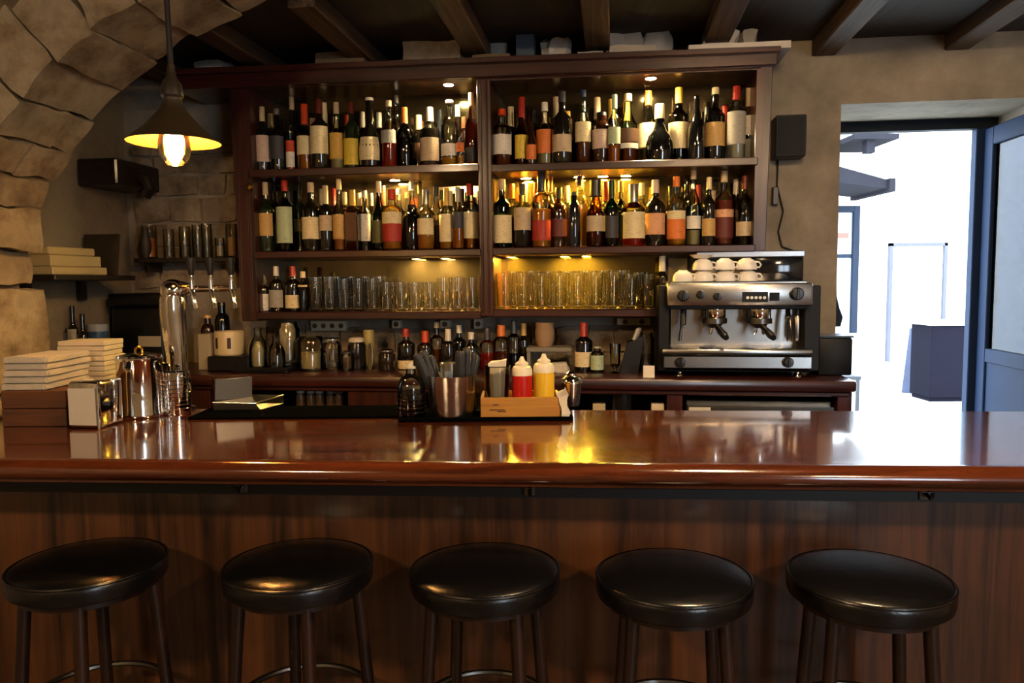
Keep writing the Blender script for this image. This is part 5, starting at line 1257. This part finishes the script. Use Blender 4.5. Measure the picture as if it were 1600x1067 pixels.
# napkin dispenser
p = bp(107, 670); q = bp(157, 670); W = q.x - p.x; H = hz(130, 596, p.y) - Z0
t = thing('napkin_dispenser', 'chrome napkin dispenser with white napkin front', 'dispenser', (p.x, p.y, Z0), -.12)
obj('casing', B(0, W + .002, .004, .13, 0, H, .01, 3), CHROME, t); obj('napkin_front', B(.005, W - .006, -.0015, .004, .012, H - .022), P('white_napkin', 'c8c0ae', .9), t)
obj('front_frame', B(W - .003, W + .005, -.004, .006, 0, H - .004, .002), CHROME, t); obj('top_slot', lathe([(0, 0), (.016, 0), (.016, .002), (0, .002)], 18), P('white_napkin', 'c8c0ae', .9), t, (W * .4, .05, H))
# pitcher
b = bp(221, 656); R = 35 * mpp(b); b.y += R; d = ray(221, 640); b.x = d.x / d.y * b.y; b.z = Z0; H = hz(221, 558, b.y - R) - Z0
t = thing('steel_pitcher', 'tall polished steel pitcher with hinged lid', 'pitcher', b)
obj('pitcher_body', lathe([(0, 0), (R*.97, 0), (R, .004), (R, .014), (R*.975, .02), (R*.97, H*.9), (R*1.0, H*.92), (R*1.0, H*.97), (0, H*.97)], 36), CHROME, t)
lid = obj('lid', lathe([(0, H*.97), (R*.98, H*.97), (R*.95, H), (R*.5, H + .008), (0, H + .01)], 36), CHROME, t)
obj('lid_knob', tube([(-.012, 0, H + .006), (-.012, 0, H + .022), (0, 0, H + .03), (.012, 0, H + .022), (.012, 0, H + .006)], .0045, 8), BRASS, lid)
obj('handle', tube([(R*.9, .0, H*.86), (R*1.35, .0, H*.8), (R*1.4, .0, H*.5), (R*1.2, 0, H*.3), (R*.95, 0, H*.26)], .006, 8), CHROME, t, None, .9)
obj('spout', hexa([(-.012, -R*.2, H*.9), (.012, -R*.2, H*.9), (.012, .0, H*.9), (-.012, 0, H*.9), (-.016, -R*.32, H + .008), (.016, -R*.32, H + .008), (.016, 0, H + .008), (-.016, 0, H + .008)], 0), CHROME, t, (R*.8, 0, 0))
# ribbed cup
b = bp(278, 650); R = 21 * mpp(b); b.y += R; d = ray(278, 640); b.x = d.x / d.y * b.y; b.z = Z0 + (.009 if b.x > bp(292, 656).x - R else 0); H = hz(278, 583, b.y - R) - b.z
t = thing('ribbed_cup', 'small ribbed steel measuring cup right of the pitcher', 'cup', b)
obj('cup_wall', lathe([(0, 0), (R*.93, 0), (R*.95, .004), (R, H), (R*.96, H), (R*.9, .006), (0, .005)], 28), CHROME, t)
for i in range(8): obj('rib', torus(R*(.955 + .006*i), .0018, 28, 6, None, (0, 0, H*(.15 + i*.095))), CHROME, t)
obj('handle', tube([(R*.5, -R*.75, H*.92), (R*1.2, -R*1.1, H*.9), (R*1.5, -R*1.2, H*.72), (R*1.62, -R*1.25, H*.62)], .004, 8), CHROME, t)
# beer tower
b = bp(276, 640); b.z = Z0; Yt = b.y + .02; d = ray(279, 600); b = Vector((d.x / d.y * Yt, Yt, Z0)); k = mpp(b)
t = thing('beer_tower', 'curved chrome beer tower with three black tap handles', 'beer tap', b)
def lv(px, py, dy=0): v = hit_y(px, py, Yt + dy); return v - b
path = [(279, 638, .0), (279, 600, .0), (277, 560, .0), (273, 520, .0), (270, 490, .0), (270, 470, .0), (274, 456, .0), (284, 450, .0), (295, 450, .0)]
rad = [15*k, 15*k, 16*k, 18*k, 19*k, 20*k, 17*k, 12*k, 8*k]
pts = [Vector((0, 0, .0))] + [lv(*q_) for q_ in path[1:]]
obj('column', tube(pts, rad, 24), CHROME, t, sharp=60)
obj('column_cap', lathe([(0, -14*k), (17*k, -8*k), (20*k, 0), (19*k, 8*k), (14*k, 15*k), (7*k, 19*k), (0, 20*k)], 24), CHROME, t, lv(271, 456))
obj('base_flange', lathe([(0, 0), (24*k, 0), (24*k, .006), (17*k, .012), (0, .012)], 28), CHROME, t)
obj('tap_bar', tube([lv(284, 452), lv(368, 450)], 5*k, 14), CHROME, t)
for x in (299, 329, 361):
    tp0 = obj('tap', tube([lv(x + 1, 456, -.02), lv(x, 440, -.022), lv(x, 428, -.02)], [.009, .008, .006], 12), CHROME, t)
    obj('tap_handle', tube([lv(x, 430, -.02), lv(x - 1, 420, -.02), lv(x - 1.5, 403, -.02)], [.009, .013, .016], 14), BLACK, tp0)
    obj('tap_spout', tube([lv(x + 1, 452, -.02), lv(x + 4, 466, -.03), lv(x + 7, 482, -.034)], [.009, .008, .007], 12), CHROME, tp0)
# drip tray
p = bp(330, 646)
t = thing('drip_tray', 'stainless drip tray with raised back plate beside the beer tower', 'tray', (p.x, p.y + .02, Z0 + .0085))
x1 = bp(432, 640).x - p.x; sk = mpp(p)
obj('tray_floor', hexa([(0, 0, 0), (x1*.8, 0, 0), (x1, .14, 0), (.02, .14, 0), (0, -.0, 12*sk), (x1*.72, -.0, 10*sk), (x1*1.0, .14, 14*sk), (.02, .14, 16*sk)], 0), DSTEEL, t)
obj('back_plate', hexa([(.0, .02, 14*sk), (x1*.5, .10, 14*sk), (x1*.5, .106, 14*sk), (.0, .026, 14*sk), (.0, .03, 46*sk), (x1*.5, .11, 46*sk), (x1*.5, .116, 46*sk), (.0, .036, 46*sk)], 0), DSTEEL, t)
obj('plate_rim', tube([(0, .033, 46*sk), (x1*.5, .113, 46*sk)], .003, 8), STEEL, t)
obj('front_lip', tube([(0, 0, 12*sk), (x1*.72, 0, 10*sk), (x1, .14, 14*sk)], .003, 8), STEEL, t)
obj('side_plate', hexa([(-.004, .026, 0), (.0, .026, 0), (-.05, .14, 0), (-.054, .14, 0), (-.004, .026, 46*sk), (.0, .026, 46*sk), (-.05, .14, 46*sk), (-.054, .14, 46*sk)], 0), DKB, t)

# ================================================================== ceiling lamps of the room behind the viewer
for i, (x, y, nm) in enumerate(((-1.7, -.5, 'left'), (.75, 1.35, 'middle'), (1.6, -.6, 'right'))):
    t = thing('ceiling_lamp', f'round warm ceiling lamp in the {nm} of the room', 'lamp', (x, y, Z_CEIL - .002))
    obj('lamp_base', lathe([(0, 0), (.13, 0), (.13, -.03), (0, -.03)], 24), BRASS, t)
    obj('lamp_globe', lathe([(.12, -.03), (.13, -.06), (.1, -.1), (.05, -.12), (0, -.125)], 24, close=False), emis('lamp_glow', 'ffd4a0', CEIL_LAMP), t)
